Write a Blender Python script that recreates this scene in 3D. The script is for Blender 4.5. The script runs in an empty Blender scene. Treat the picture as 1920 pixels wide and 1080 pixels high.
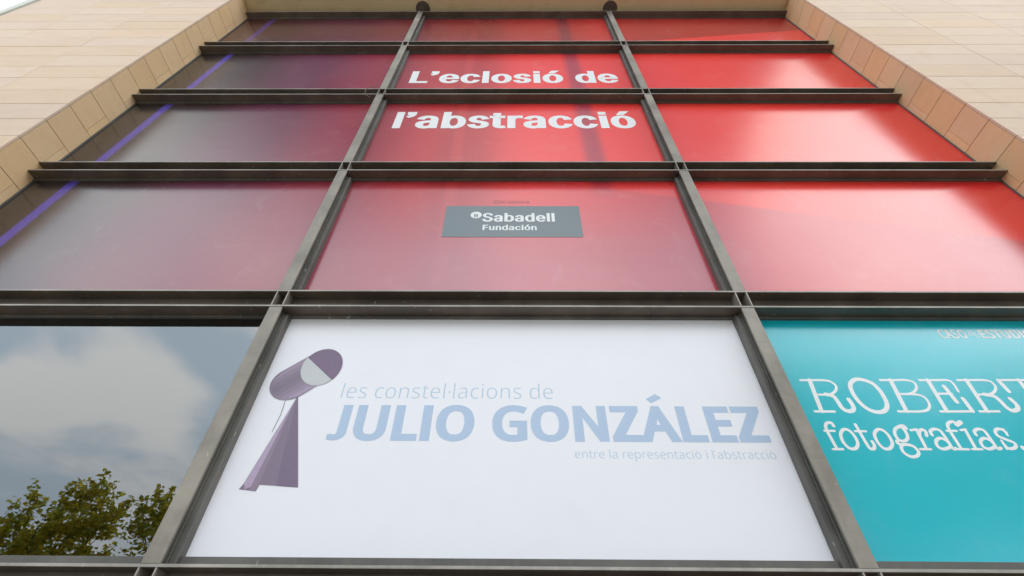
import bpy, bmesh, math, random
import numpy as np
from mathutils import Vector, Matrix

random.seed(7)
rng = np.random.default_rng(7)
scn = bpy.context.scene
COL = scn.collection
R = math.radians
S = 3.2            # metres from the lens to the front of the steel grid
EYE = 1.6          # lens height


def P(x, y, z):
    """Facade units (multiples of S, height from the lens) to metres."""
    return (x * S, y * S, z * S + EYE)


# ------------------------------------------------------------------ camera
cam = bpy.data.cameras.new('camera')
cam.sensor_width = 36.0
cam.lens = 903.055 * 36.0 / 1920.0
cam.clip_start = 0.05
cam.clip_end = 3000.0
camo = bpy.data.objects.new('camera', cam)
COL.objects.link(camo)
vr = Vector((0.99996307, 0.00423936, 0.00747521))
vu = Vector((-0.00221192, -0.71357571, 0.70057463))
vf = Vector((-0.00830411, 0.7005653, 0.71353998))
camo.matrix_world = Matrix(((vr.x, vu.x, -vf.x, 0), (vr.y, vu.y, -vf.y, 0), (vr.z, vu.z, -vf.z, EYE), (0, 0, 0, 1)))
scn.camera = camo

# ------------------------------------------------------------------ sky, sun, exposure
SUN_AZ, SUN_EL = R(118), R(41)         # azimuth from +Y towards +X: behind the lens, to the right, veiled by cloud
world = bpy.data.worlds.new('World')
scn.world = world
world.use_nodes = True


class N:
    """Tiny node-tree writer."""
    def __init__(self, tree):
        self.t = tree
        tree.nodes.clear()

    def n(self, kind, _props=None, **ins):
        nd = self.t.nodes.new(kind)
        for k, v in (_props or {}).items():
            setattr(nd, k, v)
        for k, v in ins.items():
            key = int(k[1:]) if k[0] == 'i' and k[1:].isdigit() else k.replace('_', ' ')
            self.set(nd.inputs[key], v)
        return nd

    def set(self, sock, v):
        if isinstance(v, bpy.types.NodeSocket):
            self.t.links.new(v, sock)
        elif isinstance(v, bpy.types.Node):
            self.t.links.new(v.outputs[0], sock)
        else:
            sock.default_value = v

    def math(self, op, a, b=0.0, c=0.0, clamp=False):
        nd = self.t.nodes.new('ShaderNodeMath')
        nd.operation = op
        nd.use_clamp = clamp
        for s, v in zip(nd.inputs, (a, b, c)):
            self.set(s, v)
        return nd.outputs[0]

    def mix(self, fac, a, b, mode='MIX'):
        nd = self.t.nodes.new('ShaderNodeMix')
        nd.data_type = 'RGBA'
        nd.blend_type = mode
        self.set(nd.inputs[0], fac)
        self.set(nd.inputs[6], a)
        self.set(nd.inputs[7], b)
        return nd.outputs[2]

    def ramp(self, fac, stops, interp='LINEAR'):
        nd = self.t.nodes.new('ShaderNodeValToRGB')
        nd.color_ramp.interpolation = interp
        e = nd.color_ramp.elements
        while len(e) < len(stops):
            e.new(0.5)
        for el, (p, c) in zip(e, stops):
            el.position = p
            el.color = (c, c, c, 1) if isinstance(c, (int, float)) else (*c, 1)
        self.set(nd.inputs[0], fac)
        return nd.outputs[0]

    def step(self, v, lo, hi):
        nd = self.t.nodes.new('ShaderNodeMapRange')
        nd.interpolation_type = 'SMOOTHSTEP'
        self.set(nd.inputs[0], v)
        nd.inputs[1].default_value = lo
        nd.inputs[2].default_value = hi
        return nd.outputs[0]

    def noise(self, vec, scale, detail=4.0, rough=0.55, dist=0.0):
        nd = self.t.nodes.new('ShaderNodeTexNoise')
        if vec is not None:
            self.set(nd.inputs['Vector'], vec)
        nd.inputs['Scale'].default_value = scale
        nd.inputs['Detail'].default_value = detail
        nd.inputs['Roughness'].default_value = rough
        nd.inputs['Distortion'].default_value = dist
        return nd.outputs[0]


LOBES = [((.58, -.37, .70), 30, -.30), ((.42, -.36, .82), 60, -.16), ((.50, -.29, .82), 60, -.2), ((-.604, -.667, .436), 320, .16), ((-.575, -.69, .43), 500, .10),
         ((-.68, -.63, .375), 420, .15), ((-.72, -.575, .385), 700, .14), ((-.535, -.72, .43), 500, .10), ((-.50, -.70, .51), 500, -.10),
         ((-.56, -.64, .53), 90, -.08), ((-.66, -.68, .27), 120, -.06), ((-.10, -.66, .75), 8, .05)]
w = N(world.node_tree)
sky = w.n('ShaderNodeTexSky', {'sky_type': 'NISHITA', 'sun_disc': False, 'sun_elevation': SUN_EL, 'sun_rotation': SUN_AZ,
                               'air_density': 1.2, 'dust_density': 2.5})
tc = w.n('ShaderNodeTexCoord')
sep = w.n('ShaderNodeSeparateXYZ', None, i0=tc.outputs['Generated'])
dx, dy, dz = sep.outputs[0], sep.outputs[1], sep.outputs[2]
zz = w.math('ADD', w.math('MAXIMUM', dz, 0.0), 0.22)
cv = w.n('ShaderNodeCombineXYZ', None, X=w.math('DIVIDE', dx, zz), Y=w.math('DIVIDE', dy, zz), Z=w.math('MULTIPLY', dz, 1.5))
big = w.noise(cv.outputs[0], 2.3, 5.0, 0.5, 0.25)
# cloud banks and clear gaps of this sky: (direction, tightness, weight)
for dv, tight, wt in LOBES:
    dt = w.n('ShaderNodeVectorMath', {'operation': 'DOT_PRODUCT'}, i0=tc.outputs['Generated'], i1=Vector(dv).normalized())
    bump_ = w.math('EXPONENT', w.math('MULTIPLY', w.math('SUBTRACT', dt.outputs['Value'], 1.0), tight))
    big = w.math('ADD', big, w.math('MULTIPLY', bump_, wt))
cover = w.step(big, 0.46, 0.66)
veil = w.math('SUBTRACT', 1.0, w.step(dz, 0.69, 0.85))
back = w.math('SUBTRACT', 1.0, w.step(dy, -0.55, 0.75))   # brighter half of the sky, round the veiled sun
haze = w.math('MULTIPLY', veil, w.math('MULTIPLY_ADD', back, 0.62, 0.38))
sky = w.mix(0.65, sky, (0, 0, 0, 1))
blue = w.mix(haze, sky, (15.6, 18.5, 20.8, 1))
cl_gain = w.math('MULTIPLY_ADD', haze, 25.5, 2.5)
cl_col = w.mix(1.0, (1.0, 0.97, 0.92, 1), w.n('ShaderNodeCombineColor', None, Red=cl_gain, Green=cl_gain, Blue=cl_gain), 'MULTIPLY')
skyc = w.mix(w.math('MULTIPLY', cover, 0.85), blue, cl_col)
# a pale bank behind the lens, a duller patch to its left and above
def lobe(dv, tight):
    dt = w.n('ShaderNodeVectorMath', {'operation': 'DOT_PRODUCT'}, i0=tc.outputs['Generated'], i1=Vector(dv).normalized())
    return w.math('EXPONENT', w.math('MULTIPLY', w.math('SUBTRACT', dt.outputs['Value'], 1.0), tight))


bank = w.math('MULTIPLY', lobe((0, -.64, .77), 40), 15.0)
dullp = w.math('SUBTRACT', 1.0, w.math('MULTIPLY', lobe((-.52, -.36, .78), 14), .40))
dullp = w.math('MULTIPLY', dullp, w.math('SUBTRACT', 1.0, w.math('MULTIPLY', lobe((.47, -.32, .83), 22), .55)))
skyc = w.mix(1.0, skyc, w.n('ShaderNodeCombineColor', None, Red=dullp, Green=dullp, Blue=dullp), 'MULTIPLY')
skyc = w.mix(1.0, skyc, w.n('ShaderNodeCombineColor', None, Red=bank, Green=w.math('MULTIPLY', bank, .99), Blue=w.math('MULTIPLY', bank, .98)), 'ADD')
low_ = w.math('MULTIPLY_ADD', w.step(dz, 0.18, 0.62), 0.42, 0.66)      # thicker, duller air towards the horizon
skyc = w.mix(1.0, skyc, w.n('ShaderNodeCombineColor', None, Red=low_, Green=low_, Blue=low_), 'MULTIPLY')
bg = w.n('ShaderNodeBackground', None, Color=skyc, Strength=0.1)
out = w.n('ShaderNodeOutputWorld', None, Surface=bg)

sun = bpy.data.lights.new('sun', 'SUN')
sun.energy = 0.5
sun.angle = R(34)
sun.color = (1.0, 0.95, 0.87)
suno = bpy.data.objects.new('sun', sun)
COL.objects.link(suno)
sd = Vector((math.sin(SUN_AZ) * math.cos(SUN_EL), math.cos(SUN_AZ) * math.cos(SUN_EL), math.sin(SUN_EL)))
suno.rotation_euler = sd.to_track_quat('Z', 'Y').to_euler()
suno.location = sd * 60

scn.view_settings.view_transform = 'Standard'
scn.view_settings.look = 'None'
scn.view_settings.gamma = 1.0
scn.view_settings.exposure = 0.25

# ------------------------------------------------------------------ helpers
class MB:
    """Collects boxes and other pieces of ONE mesh, with an intrinsic colour per face."""
    def __init__(self):
        self.v, self.f, self.c, self.m = [], [], [], []

    def poly(self, pts, faces, tint=(1, 1, 1), mat=0):
        b = len(self.v)
        self.v += [tuple(p) for p in pts]
        for fc in faces:
            self.f.append(tuple(b + i for i in fc))
            self.c.append(tint)
            self.m.append(mat)

    def box(self, x0, x1, y0, y1, z0, z1, tint=(1, 1, 1), mat=0, ch=0.0):
        """A box; with ch > 0 its four front (-Y) arrises are chamfered."""
        if ch <= 0:
            p = [(x0, y0, z0), (x1, y0, z0), (x1, y1, z0), (x0, y1, z0), (x0, y0, z1), (x1, y0, z1), (x1, y1, z1), (x0, y1, z1)]
            self.poly(p, [(0, 3, 2, 1), (4, 5, 6, 7), (0, 1, 5, 4), (1, 2, 6, 5), (2, 3, 7, 6), (3, 0, 4, 7)], tint, mat)
        else:
            a = ch
            p = [(x0 + a, y0, z0 + a), (x1 - a, y0, z0 + a), (x1 - a, y0, z1 - a), (x0 + a, y0, z1 - a),
                 (x0, y0 + a, z0), (x1, y0 + a, z0), (x1, y0 + a, z1), (x0, y0 + a, z1),
                 (x0, y1, z0), (x1, y1, z0), (x1, y1, z1), (x0, y1, z1)]
            q = [(0, 1, 2, 3), (0, 4, 5, 1), (1, 5, 6, 2), (2, 6, 7, 3), (3, 7, 4, 0),
                 (4, 8, 9, 5), (5, 9, 10, 6), (6, 10, 11, 7), (7, 11, 8, 4), (8, 11, 10, 9)]
            self.poly(p, q, tint, mat)

    def cyl(self, c, r, h, n=24, axis='Z', tint=(1, 1, 1), mat=0):
        ring = [(math.cos(2 * math.pi * i / n) * r, math.sin(2 * math.pi * i / n) * r) for i in range(n)]
        pts = [(c[0] + a, c[1] + b, c[2]) for a, b in ring] + [(c[0] + a, c[1] + b, c[2] + h) for a, b in ring]
        fc = [tuple(range(n - 1, -1, -1)), tuple(range(n, 2 * n))]
        fc += [(i, (i + 1) % n, n + (i + 1) % n, n + i) for i in range(n)]
        self.poly(pts, fc, tint, mat)

    def tube(self, pts, rad, n=7, tint=(1, 1, 1), mat=0):
        pts = [Vector(p) for p in pts]
        rr = rad if isinstance(rad, (list, tuple)) else [rad] * len(pts)
        vs = []
        for i, p in enumerate(pts):
            d = (pts[min(i + 1, len(pts) - 1)] - pts[max(i - 1, 0)]).normalized()
            a = d.cross(Vector((0.31, 0.17, 0.93)))
            a = (a if a.length > 1e-4 else d.cross(Vector((1, 0, 0)))).normalized()
            b = d.cross(a)
            vs += [p + (a * math.cos(6.2832 * k / n) + b * math.sin(6.2832 * k / n)) * rr[i] for k in range(n)]
        fc = [(i * n + k, i * n + (k + 1) % n, (i + 1) * n + (k + 1) % n, (i + 1) * n + k) for i in range(len(pts) - 1) for k in range(n)]
        fc += [tuple(range(n - 1, -1, -1)), tuple((len(pts) - 1) * n + k for k in range(n))]
        self.poly(vs, fc, tint, mat)

    def build(self, name, mats, parent=None, smooth=False):
        me = bpy.data.meshes.new(name)
        me.from_pydata(self.v, [], self.f)
        for m in (mats if isinstance(mats, (list, tuple)) else [mats]):
            me.materials.append(m)
        at = me.color_attributes.new('tint', 'FLOAT_COLOR', 'CORNER')
        cols = []
        for c, fc in zip(self.c, self.f):
            cols += [c[0], c[1], c[2], 1.0] * len(fc)
        at.data.foreach_set('color', cols)
        me.polygons.foreach_set('material_index', self.m)
        if smooth:
            me.polygons.foreach_set('use_smooth', [True] * len(self.f))
        me.update()
        o = bpy.data.objects.new(name, me)
        COL.objects.link(o)
        if parent:
            o.parent = parent
            o.matrix_parent_inverse = Matrix.Translation(-parent.location)
        return o


def tag(o, label=None, cat=None, group=None, kind=None):
    for k, v in (('label', label), ('category', cat), ('group', group), ('kind', kind)):
        if v:
            o[k] = v
    return o


def thing(name, loc, label, cat, group=None):
    o = bpy.data.objects.new(name, None)
    o.empty_display_size = 0.3
    o.location = loc
    COL.objects.link(o)
    return tag(o, label, cat, group)


def material(name):
    m = bpy.data.materials.new(name)
    m.use_nodes = True
    return m, N(m.node_tree)


def finish(t, bsdf, height=None, strength=0.2, dist=0.02):
    if height is not None:
        b = t.n('ShaderNodeBump', None, Height=height, Strength=strength, Distance=dist)
        t.set(bsdf.inputs['Normal'], b.outputs[0])
    t.n('ShaderNodeOutputMaterial', None, Surface=bsdf.outputs[0])


# ------------------------------------------------------------------ materials
def stone(name, base, grain=0.10, stain=0.5):
    m, t = material(name)
    g = t.n('ShaderNodeNewGeometry')
    pos = g.outputs['Position']
    att = t.n('ShaderNodeAttribute', {'attribute_name': 'tint'})
    mp = t.n('ShaderNodeMapping', None, Vector=pos, Scale=(1.0, 1.0, 2.6))
    vein = t.noise(mp.outputs[0], 2.3, 6.0, 0.6, 0.6)
    fine = t.noise(pos, 55.0, 4.0, 0.6)
    big = t.noise(pos, 0.45, 3.0, 0.5)
    mp2 = t.n('ShaderNodeMapping', None, Vector=pos, Scale=(3.0, 3.0, 0.35))
    run = t.noise(mp2.outputs[0], 1.6, 4.0, 0.55)
    c = t.mix(1.0, (*base, 1), att.outputs['Color'], 'MULTIPLY')
    c = t.mix(t.math('MULTIPLY', t.step(vein, 0.42, 0.75), 0.35), c, (base[0] * 0.86, base[1] * 0.76, base[2] * 0.62, 1))
    c = t.mix(t.math('MULTIPLY', t.step(fine, 0.5, 0.8), grain * 3), c, (base[0] * 0.6, base[1] * 0.55, base[2] * 0.5, 1))
    c = t.mix(t.math('MULTIPLY', t.step(run, 0.56, 0.8), stain * 0.45), c, (base[0] * 0.62, base[1] * 0.6, base[2] * 0.58, 1))
    c = t.mix(t.math('MULTIPLY', t.step(big, 0.5, 0.7), 0.14), c, (base[0] * 0.78, base[1] * 0.76, base[2] * 0.74, 1))
    b = t.n('ShaderNodeBsdfPrincipled', None, Base_Color=c, Roughness=0.72)
    finish(t, b, t.math('ADD', fine, t.math('MULTIPLY', vein, 0.6)), 0.12, 0.01)
    return m


def steel(name, base, rust=0.4, rough=0.5, metal=0.0):
    m, t = material(name)
    g = t.n('ShaderNodeNewGeometry')
    pos = g.outputs['Position']
    a = t.noise(pos, 2.2, 6.0, 0.6, 0.3)
    f = t.noise(pos, 34.0, 5.0, 0.65)
    mp = t.n('ShaderNodeMapping', None, Vector=pos, Scale=(14.0, 14.0, 0.6))
    mp2 = t.n('ShaderNodeMapping', None, Vector=pos, Scale=(0.7, 9.0, 18.0))
    streak = t.noise(mp.outputs[0], 1.0, 4.0, 0.6)
    hstreak = t.noise(mp2.outputs[0], 1.0, 4.0, 0.6)
    k = lambda q: (base[0] * q, base[1] * q, base[2] * q, 1)
    c = t.mix(t.step(a, 0.3, 0.72), k(0.72), k(1.22))
    c = t.mix(t.math('MULTIPLY', t.step(streak, 0.5, 0.8), 0.35), c, k(1.5))
    c = t.mix(t.math('MULTIPLY', t.step(hstreak, 0.55, 0.8), 0.30), c, k(0.5))
    c = t.mix(t.math('MULTIPLY', t.step(f, 0.56, 0.8), 0.25), c, k(0.45))
    mp3 = t.n('ShaderNodeMapping', None, Vector=pos, Scale=(26.0, 26.0, 7.0))
    c = t.mix(t.math('MULTIPLY', t.step(t.noise(mp3.outputs[0], 1.0, 2.0, 0.5, 0.4), 0.72, 0.76), 0.55), c, (0.55, 0.54, 0.50, 1))
    rs = t.math('MULTIPLY', t.step(t.noise(pos, 0.9, 5.0, 0.62, 0.4), 0.60, 0.78), rust)
    c = t.mix(rs, c, (0.11, 0.055, 0.03, 1))
    b = t.n('ShaderNodeBsdfPrincipled', None, Base_Color=c, Roughness=t.math('MULTIPLY_ADD', a, 0.3, rough - 0.15), Metallic=metal)
    finish(t, b, t.math('ADD', f, a), 0.10, 0.01)
    return m


FILM_IOR, FILM_ROUGH = 1.80, 0.21


def film_common(t, color, ior=FILM_IOR, rough=FILM_ROUGH):
    g = t.n('ShaderNodeNewGeometry')
    pos = g.outputs['Position']
    mp = t.n('ShaderNodeMapping', None, Vector=pos, Scale=(1.0, 1.0, 1.0), Rotation=(0, 0.5, 0))
    wr = t.noise(mp.outputs[0], 0.9, 1.0, 0.4, 0.3)
    mp2 = t.n('ShaderNodeMapping', None, Vector=pos, Scale=(0.8, 1.0, 6.0), Rotation=(0, -0.6, 0))
    cr = t.noise(mp2.outputs[0], 0.8, 1.0, 0.4, 0.2)
    smear = t.noise(pos, 1.7, 5.0, 0.6, 0.5)
    dirt = t.noise(pos, 9.0, 5.0, 0.7)
    h = t.math('ADD', wr, t.math('MULTIPLY', cr, 0.35))
    col = t.mix(t.math('MULTIPLY', t.step(dirt, 0.55, 0.85), 0.06), color, (0.6, 0.58, 0.56, 1))
    blot = t.noise(pos, 2.6, 3.0, 0.5, 0.6)
    col = t.mix(t.math('MULTIPLY', t.step(blot, 0.58, 0.80), 0.055), col, (0.62, 0.60, 0.60, 1))
    b = t.n('ShaderNodeBsdfPrincipled', None, Base_Color=col, IOR=ior, Roughness=t.math('MULTIPLY_ADD', smear, 0.10, rough - 0.05))
    finish(t, b, h, 0.12, 0.02)
    return b


def printed_red():
    m, t = material('printed_red_film')
    g = t.n('ShaderNodeNewGeometry')
    sp = t.n('ShaderNodeSeparateXYZ', None, i0=g.outputs['Position'])
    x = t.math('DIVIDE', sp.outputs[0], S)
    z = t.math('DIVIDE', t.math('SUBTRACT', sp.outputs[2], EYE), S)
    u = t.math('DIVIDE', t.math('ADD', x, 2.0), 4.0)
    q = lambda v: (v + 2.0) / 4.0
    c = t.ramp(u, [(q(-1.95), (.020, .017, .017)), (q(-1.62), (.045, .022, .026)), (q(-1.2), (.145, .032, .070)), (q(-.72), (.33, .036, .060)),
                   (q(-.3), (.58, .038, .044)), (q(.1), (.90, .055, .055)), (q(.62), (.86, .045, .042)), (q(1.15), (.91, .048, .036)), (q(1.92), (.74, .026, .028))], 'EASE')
    # soft bands of the printed picture
    def band(cx, half, soft):
        d = t.math('ABSOLUTE', t.math('SUBTRACT', x, cx))
        return t.math('SUBTRACT', 1.0, t.step(d, half, half + soft))
    tilt = lambda a, b: t.math('MULTIPLY_ADD', z, b, a)
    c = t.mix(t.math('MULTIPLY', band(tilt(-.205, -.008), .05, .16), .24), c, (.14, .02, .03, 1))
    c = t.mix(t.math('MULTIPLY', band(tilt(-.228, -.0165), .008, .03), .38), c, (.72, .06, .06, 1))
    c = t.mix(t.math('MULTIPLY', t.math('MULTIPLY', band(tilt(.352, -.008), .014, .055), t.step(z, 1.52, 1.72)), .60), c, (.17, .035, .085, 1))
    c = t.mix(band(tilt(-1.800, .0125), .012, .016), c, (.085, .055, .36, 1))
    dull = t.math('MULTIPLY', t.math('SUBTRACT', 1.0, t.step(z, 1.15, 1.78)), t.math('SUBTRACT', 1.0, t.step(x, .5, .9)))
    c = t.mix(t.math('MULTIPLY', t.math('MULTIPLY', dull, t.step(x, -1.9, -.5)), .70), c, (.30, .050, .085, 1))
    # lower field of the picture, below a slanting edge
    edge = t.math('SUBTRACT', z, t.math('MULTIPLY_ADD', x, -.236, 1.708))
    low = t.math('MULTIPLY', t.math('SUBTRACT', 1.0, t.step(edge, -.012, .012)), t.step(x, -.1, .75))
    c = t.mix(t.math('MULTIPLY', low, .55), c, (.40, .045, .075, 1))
    # upper field: darker print with soffit shade and reflection painted in, slanting lower edge
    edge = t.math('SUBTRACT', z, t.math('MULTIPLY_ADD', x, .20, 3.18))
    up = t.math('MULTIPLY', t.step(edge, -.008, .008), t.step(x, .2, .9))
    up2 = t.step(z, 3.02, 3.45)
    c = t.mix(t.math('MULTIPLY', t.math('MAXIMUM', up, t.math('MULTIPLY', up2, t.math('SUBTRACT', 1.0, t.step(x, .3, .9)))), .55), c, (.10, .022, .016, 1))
    film_common(t, c)
    return m


def printed_plain(name, base, ior=1.55, rough=0.3, mottle=None):
    m, t = material(name)
    g = t.n('ShaderNodeNewGeometry')
    n1 = t.noise(g.outputs['Position'], 3.0, 4.0, 0.6)
    c = t.mix(t.math('MULTIPLY', t.step(n1, 0.4, 0.8), 0.5), (*base, 1), (*(mottle or tuple(b * 0.96 for b in base)), 1))
    film_common(t, c, ior, rough)
    return m


def ink(name, base, rough=0.35, ior=1.5, grit=0.0):
    m, t = material(name)
    g = t.n('ShaderNodeNewGeometry')
    att = t.n('ShaderNodeAttribute', {'attribute_name': 'tint'})
    n1 = t.noise(g.outputs['Position'], 28.0 if grit else 4.0, 6.0, 0.7)
    c = t.mix(1.0, (*base, 1), att.outputs['Color'], 'MULTIPLY')
    c = t.mix(t.math('MULTIPLY', t.step(n1, 0.45, 0.75), 0.15 + grit), c, (*(min(1, b * (1.02 + grit)) for b in base), 1))
    b = t.n('ShaderNodeBsdfPrincipled', None, Base_Color=c, Roughness=rough, IOR=ior)
    finish(t, b)
    return m


def glass():
    m, t = material('coated_glass')
    fr = t.n('ShaderNodeFresnel', None, IOR=2.4)
    gl = t.n('ShaderNodeBsdfGlossy', None, Color=(0.94, 0.97, 1.0, 1), Roughness=0.006)
    tr = t.n('ShaderNodeBsdfTransparent', None, Color=(0.58, 0.60, 0.58, 1))
    mx = t.n('ShaderNodeMixShader', None, i0=fr.outputs[0], i1=tr.outputs[0], i2=gl.outputs[0])
    t.n('ShaderNodeOutputMaterial', None, Surface=mx.outputs[0])
    return m


def plain(name, base, rough=0.8, var=0.25, scale=3.0):
    m, t = material(name)
    g = t.n('ShaderNodeNewGeometry')
    n1 = t.noise(g.outputs['Position'], scale, 6.0, 0.6)
    c = t.mix(t.step(n1, 0.3, 0.7), (*(b * (1 - var) for b in base), 1), (*(b * (1 + var) for b in base), 1))
    b = t.n('ShaderNodeBsdfPrincipled', None, Base_Color=c, Roughness=rough)
    finish(t, b, n1, 0.2, 0.02)
    return m


def leaf_mat():
    m, t = material('plane_tree_leaf')
    att = t.n('ShaderNodeAttribute', {'attribute_name': 'tint'})
    c = t.mix(1.0, (0.36, 0.30, 0.075, 1), att.outputs['Color'], 'MULTIPLY')
    d = t.n('ShaderNodeBsdfPrincipled', None, Base_Color=c, Roughness=0.5)
    tl = t.n('ShaderNodeBsdfTranslucent', None, Color=t.mix(1.0, (0.78, 0.64, 0.13, 1), att.outputs['Color'], 'MULTIPLY'))
    mx = t.n('ShaderNodeMixShader', None, i0=0.62, i1=d.outputs[0], i2=tl.outputs[0])
    t.n('ShaderNodeOutputMaterial', None, Surface=mx.outputs[0])
    return m


M_WALL = stone('pale_wall_stone', (0.73, 0.555, 0.43), 0.05, 0.35)
M_REVEAL = stone('bounce_tinted_reveal_stone', (0.78, 0.54, 0.315), 0.12, 0.25)  # same stone as the wall, warm bounce light painted into its colour
M_SOFFIT = stone('soffit_plaster', (0.80, 0.66, 0.42), 0.06, 0.8)
M_JOINT = plain('joint_mortar', (0.10, 0.075, 0.055))
M_BEAM = steel('dark_beam_steel', (0.125, 0.100, 0.080), 0.45, 0.45)
M_EDGE = steel('lit_flange_edge', (0.36, 0.33, 0.30), 0.3, 0.5)  # paler copy of the beam steel: light on the front edges painted in
M_MULL = steel('grey_mullion_steel', (0.265, 0.236, 0.198), 0.25, 0.42)
M_RAIL = steel('glazing_rail_steel', (0.120, 0.113, 0.102), 0.4, 0.5)
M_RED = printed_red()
M_WHITE = printed_plain('printed_white_film', (0.825, 0.815, 0.875), 1.45, 0.35)
M_TEAL = printed_plain('printed_teal_film', (0.0, 0.47, 0.57), 1.75, 0.20)
M_GLASS = glass()
I_WHITE = ink('white_ink', (0.80, 0.81, 0.83))
I_BLUE = ink('pale_blue_ink', (0.42, 0.53, 0.71))
I_PALE = ink('pale_grey_blue_ink', (0.44, 0.56, 0.70))
I_GREY = ink('grey_label_ink', (0.155, 0.19, 0.215), 0.3, 1.5)
I_DARK = ink('dark_red_ink', (0.14, 0.04, 0.05))
I_PURPLE = ink('purple_ink', (0.205, 0.155, 0.225), 0.4, 1.5, 0.12)
I_SILVER = ink('silver_grey_ink', (0.52, 0.53, 0.55), 0.4, 1.5, 0.1)
I_LINE = ink('line_ink', (0.30, 0.28, 0.32))
M_GROUND = plain('plaza_paving', (0.42, 0.385, 0.33), 0.85, 0.2, 0.8)
M_DARKROOM = plain('dark_gallery_wall', (0.68, 0.66, 0.60), 0.9, 0.08)
M_ROOF = plain('roof_gravel', (0.30, 0.29, 0.27))
M_BARK = plain('plane_tree_bark', (0.20, 0.17, 0.13), 0.9, 0.4, 5.0)
M_LEAF = leaf_mat()
M_TRIM = plain('pale_trim_metal', (0.55, 0.55, 0.48), 0.5, 0.06)
M_WIRE = plain('old_wire', (0.16, 0.12, 0.09), 0.6)

# ------------------------------------------------------------------ facade dimensions (facade units)
XJ0, XJ1 = -1.947, 1.926                       # reveals
MUL = [(-.7055, -.6689), (.6402, .6763)]       # mullion faces
BEAM = [(3.84, 3.915), (3.129, 3.207), (2.410, 2.4815), (1.682, 1.7505), (.9424, 1.0095), (.210, .278)]   # bottom, top
YW, YF, YP = .886, 1.0, 1.046                  # wall face, beam front, film face
ZSOF = 3.885
COURSE, ZC = .1460, 1.7490                     # stone courses
ZG = -EYE / S
ZTOP = 5.0

# ------------------------------------------------------------------ ground
g = MB()
g.poly([(-900, -900, 0), (900, -900, 0), (900, 900, 0), (-900, 900, 0)], [(0, 1, 2, 3)])
tag(g.build('ground', M_GROUND), kind='structure')

# ------------------------------------------------------------------ the stone building
bld = thing('museum_building', P(0, YW, ZG), 'pale stone-clad building with a deep rectangular opening framing the glazed grid', 'building')


def tint_for(i, j):
    r = random.Random(i * 7919 + j * 104729 + 5)
    k = 0.96 + 0.065 * r.random()
    warm = r.random()
    if warm > 0.66:
        return (k, k * 0.97, k * 0.92)
    if warm < 0.22:
        return (k * 0.98, k * 0.985, k * 1.02)
    return (k, k, k)


def courses():
    n0 = math.floor((ZG - ZC) / COURSE)
    out_ = []
    n = n0
    while ZC + n * COURSE < ZTOP:
        out_.append((n, max(ZG, ZC + n * COURSE), min(ZTOP, ZC + (n + 1) * COURSE)))
        n += 1
    return out_


def clad(xs, key, zmin=ZG, zmax=ZTOP, name='stone_wall'):
    """Rows of slabs with open joints in front of a backing wall; one mesh."""
    m = MB()
    gap = 0.0035
    for n, za, zb in courses():
        za, zb = max(za, zmin), min(zb, zmax)
        if zb - za < 0.01:
            continue
        for j in range(len(xs) - 1):
            a, b = P(xs[j], YW, za), P(xs[j + 1], YW, zb)
            m.box(a[0] + gap, b[0] - gap, a[1] + random.uniform(-.0012, .0012), a[1] + .03, a[2] + gap, b[2] - gap, tint_for(n, j + key), 0, 0.002)
    a, b = P(xs[0], YW, zmin), P(xs[-1], YW, zmax)
    m.box(a[0] + .004, b[0] - .004, a[1] + .018, a[1] + .45, a[2], b[2], (1, 1, 1), 1)
    return m.build(name, [M_WALL, M_JOINT], bld)


clad([-3.2420, -2.81, -2.375, XJ0], 0)
clad([XJ1, 2.371, 2.81, 3.25, 4.1, 4.95, 5.8], 50)
clad([XJ0, -1.52, -1.08, -.65, -.21, .21, .65, 1.08, 1.5, XJ1], 100, ZSOF + .012, ZTOP, 'lintel_wall')


def reveal(x, side, key):
    m = MB()
    gap = 0.0045
    ya, yb = YW * S + .034, 1.052 * S
    ystrip = 1.0105 * S
    for n, za, zb in courses():
        if za >= ZSOF:
            break
        zb = min(zb, ZSOF)
        z0, z1 = za * S + EYE + gap, zb * S + EYE - gap
        x0, x1 = (x * S - .03, x * S) if side < 0 else (x * S, x * S + .03)
        tt = tint_for(n, key)
        if n % 2 == (0 if side < 0 else 1):
            m.box(x0, x1, ya, ystrip - .002, z0, z1, tt)
            t2 = tint_for(n, key + 9)
            m.box(x0, x1, ystrip + .002, yb, z0, z1, (t2[0] * 1.04, t2[1] * 1.05, t2[2] * 1.06))
        else:
            m.box(x0, x1, ya, yb, z0, z1, tt)
    xb0, xb1 = (x * S - .44, x * S - .018) if side < 0 else (x * S + .018, x * S + .44)
    m.box(xb0, xb1, YW * S + .46, yb + .06, 0, ZSOF * S + EYE, (1, 1, 1), 1)
    xb0, xb1 = (x * S - .06, x * S - .018) if side < 0 else (x * S + .018, x * S + .06)
    m.box(xb0, xb1, ya, YW * S + .458, 0, ZSOF * S + EYE, (1, 1, 1), 1)
    return m.build('reveal', [M_REVEAL, M_JOINT], bld)


reveal(XJ0, -1, 300)
reveal(XJ1, 1, 400)
m = MB()
z = ZSOF * S + EYE
for k, (a, b) in enumerate([(XJ0, -.66), (-.66, .655), (.655, XJ1)]):
    m.box(a * S + .004, b * S - .004, YW * S + .034, 1.10 * S, z, z + .2, (1, 1, 1), 0)
m.build('soffit', [M_SOFFIT], bld)
# pale corner trim at the free end of the wall, with a shadow gap
m = MB()
x = -3.2420 * S
m.box(x - .185, x - .03, YW * S - .03, YW * S + .5, 0, ZTOP * S + EYE, (1, 1, 1), 0, .004)
m.build('corner_trim', M_TRIM, bld)
m = MB()
m.box(x - .03, x + .004, YW * S + .05, YW * S + .45, 0, ZTOP * S + EYE)
m.build('corner_joint', M_JOINT, bld)
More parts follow.
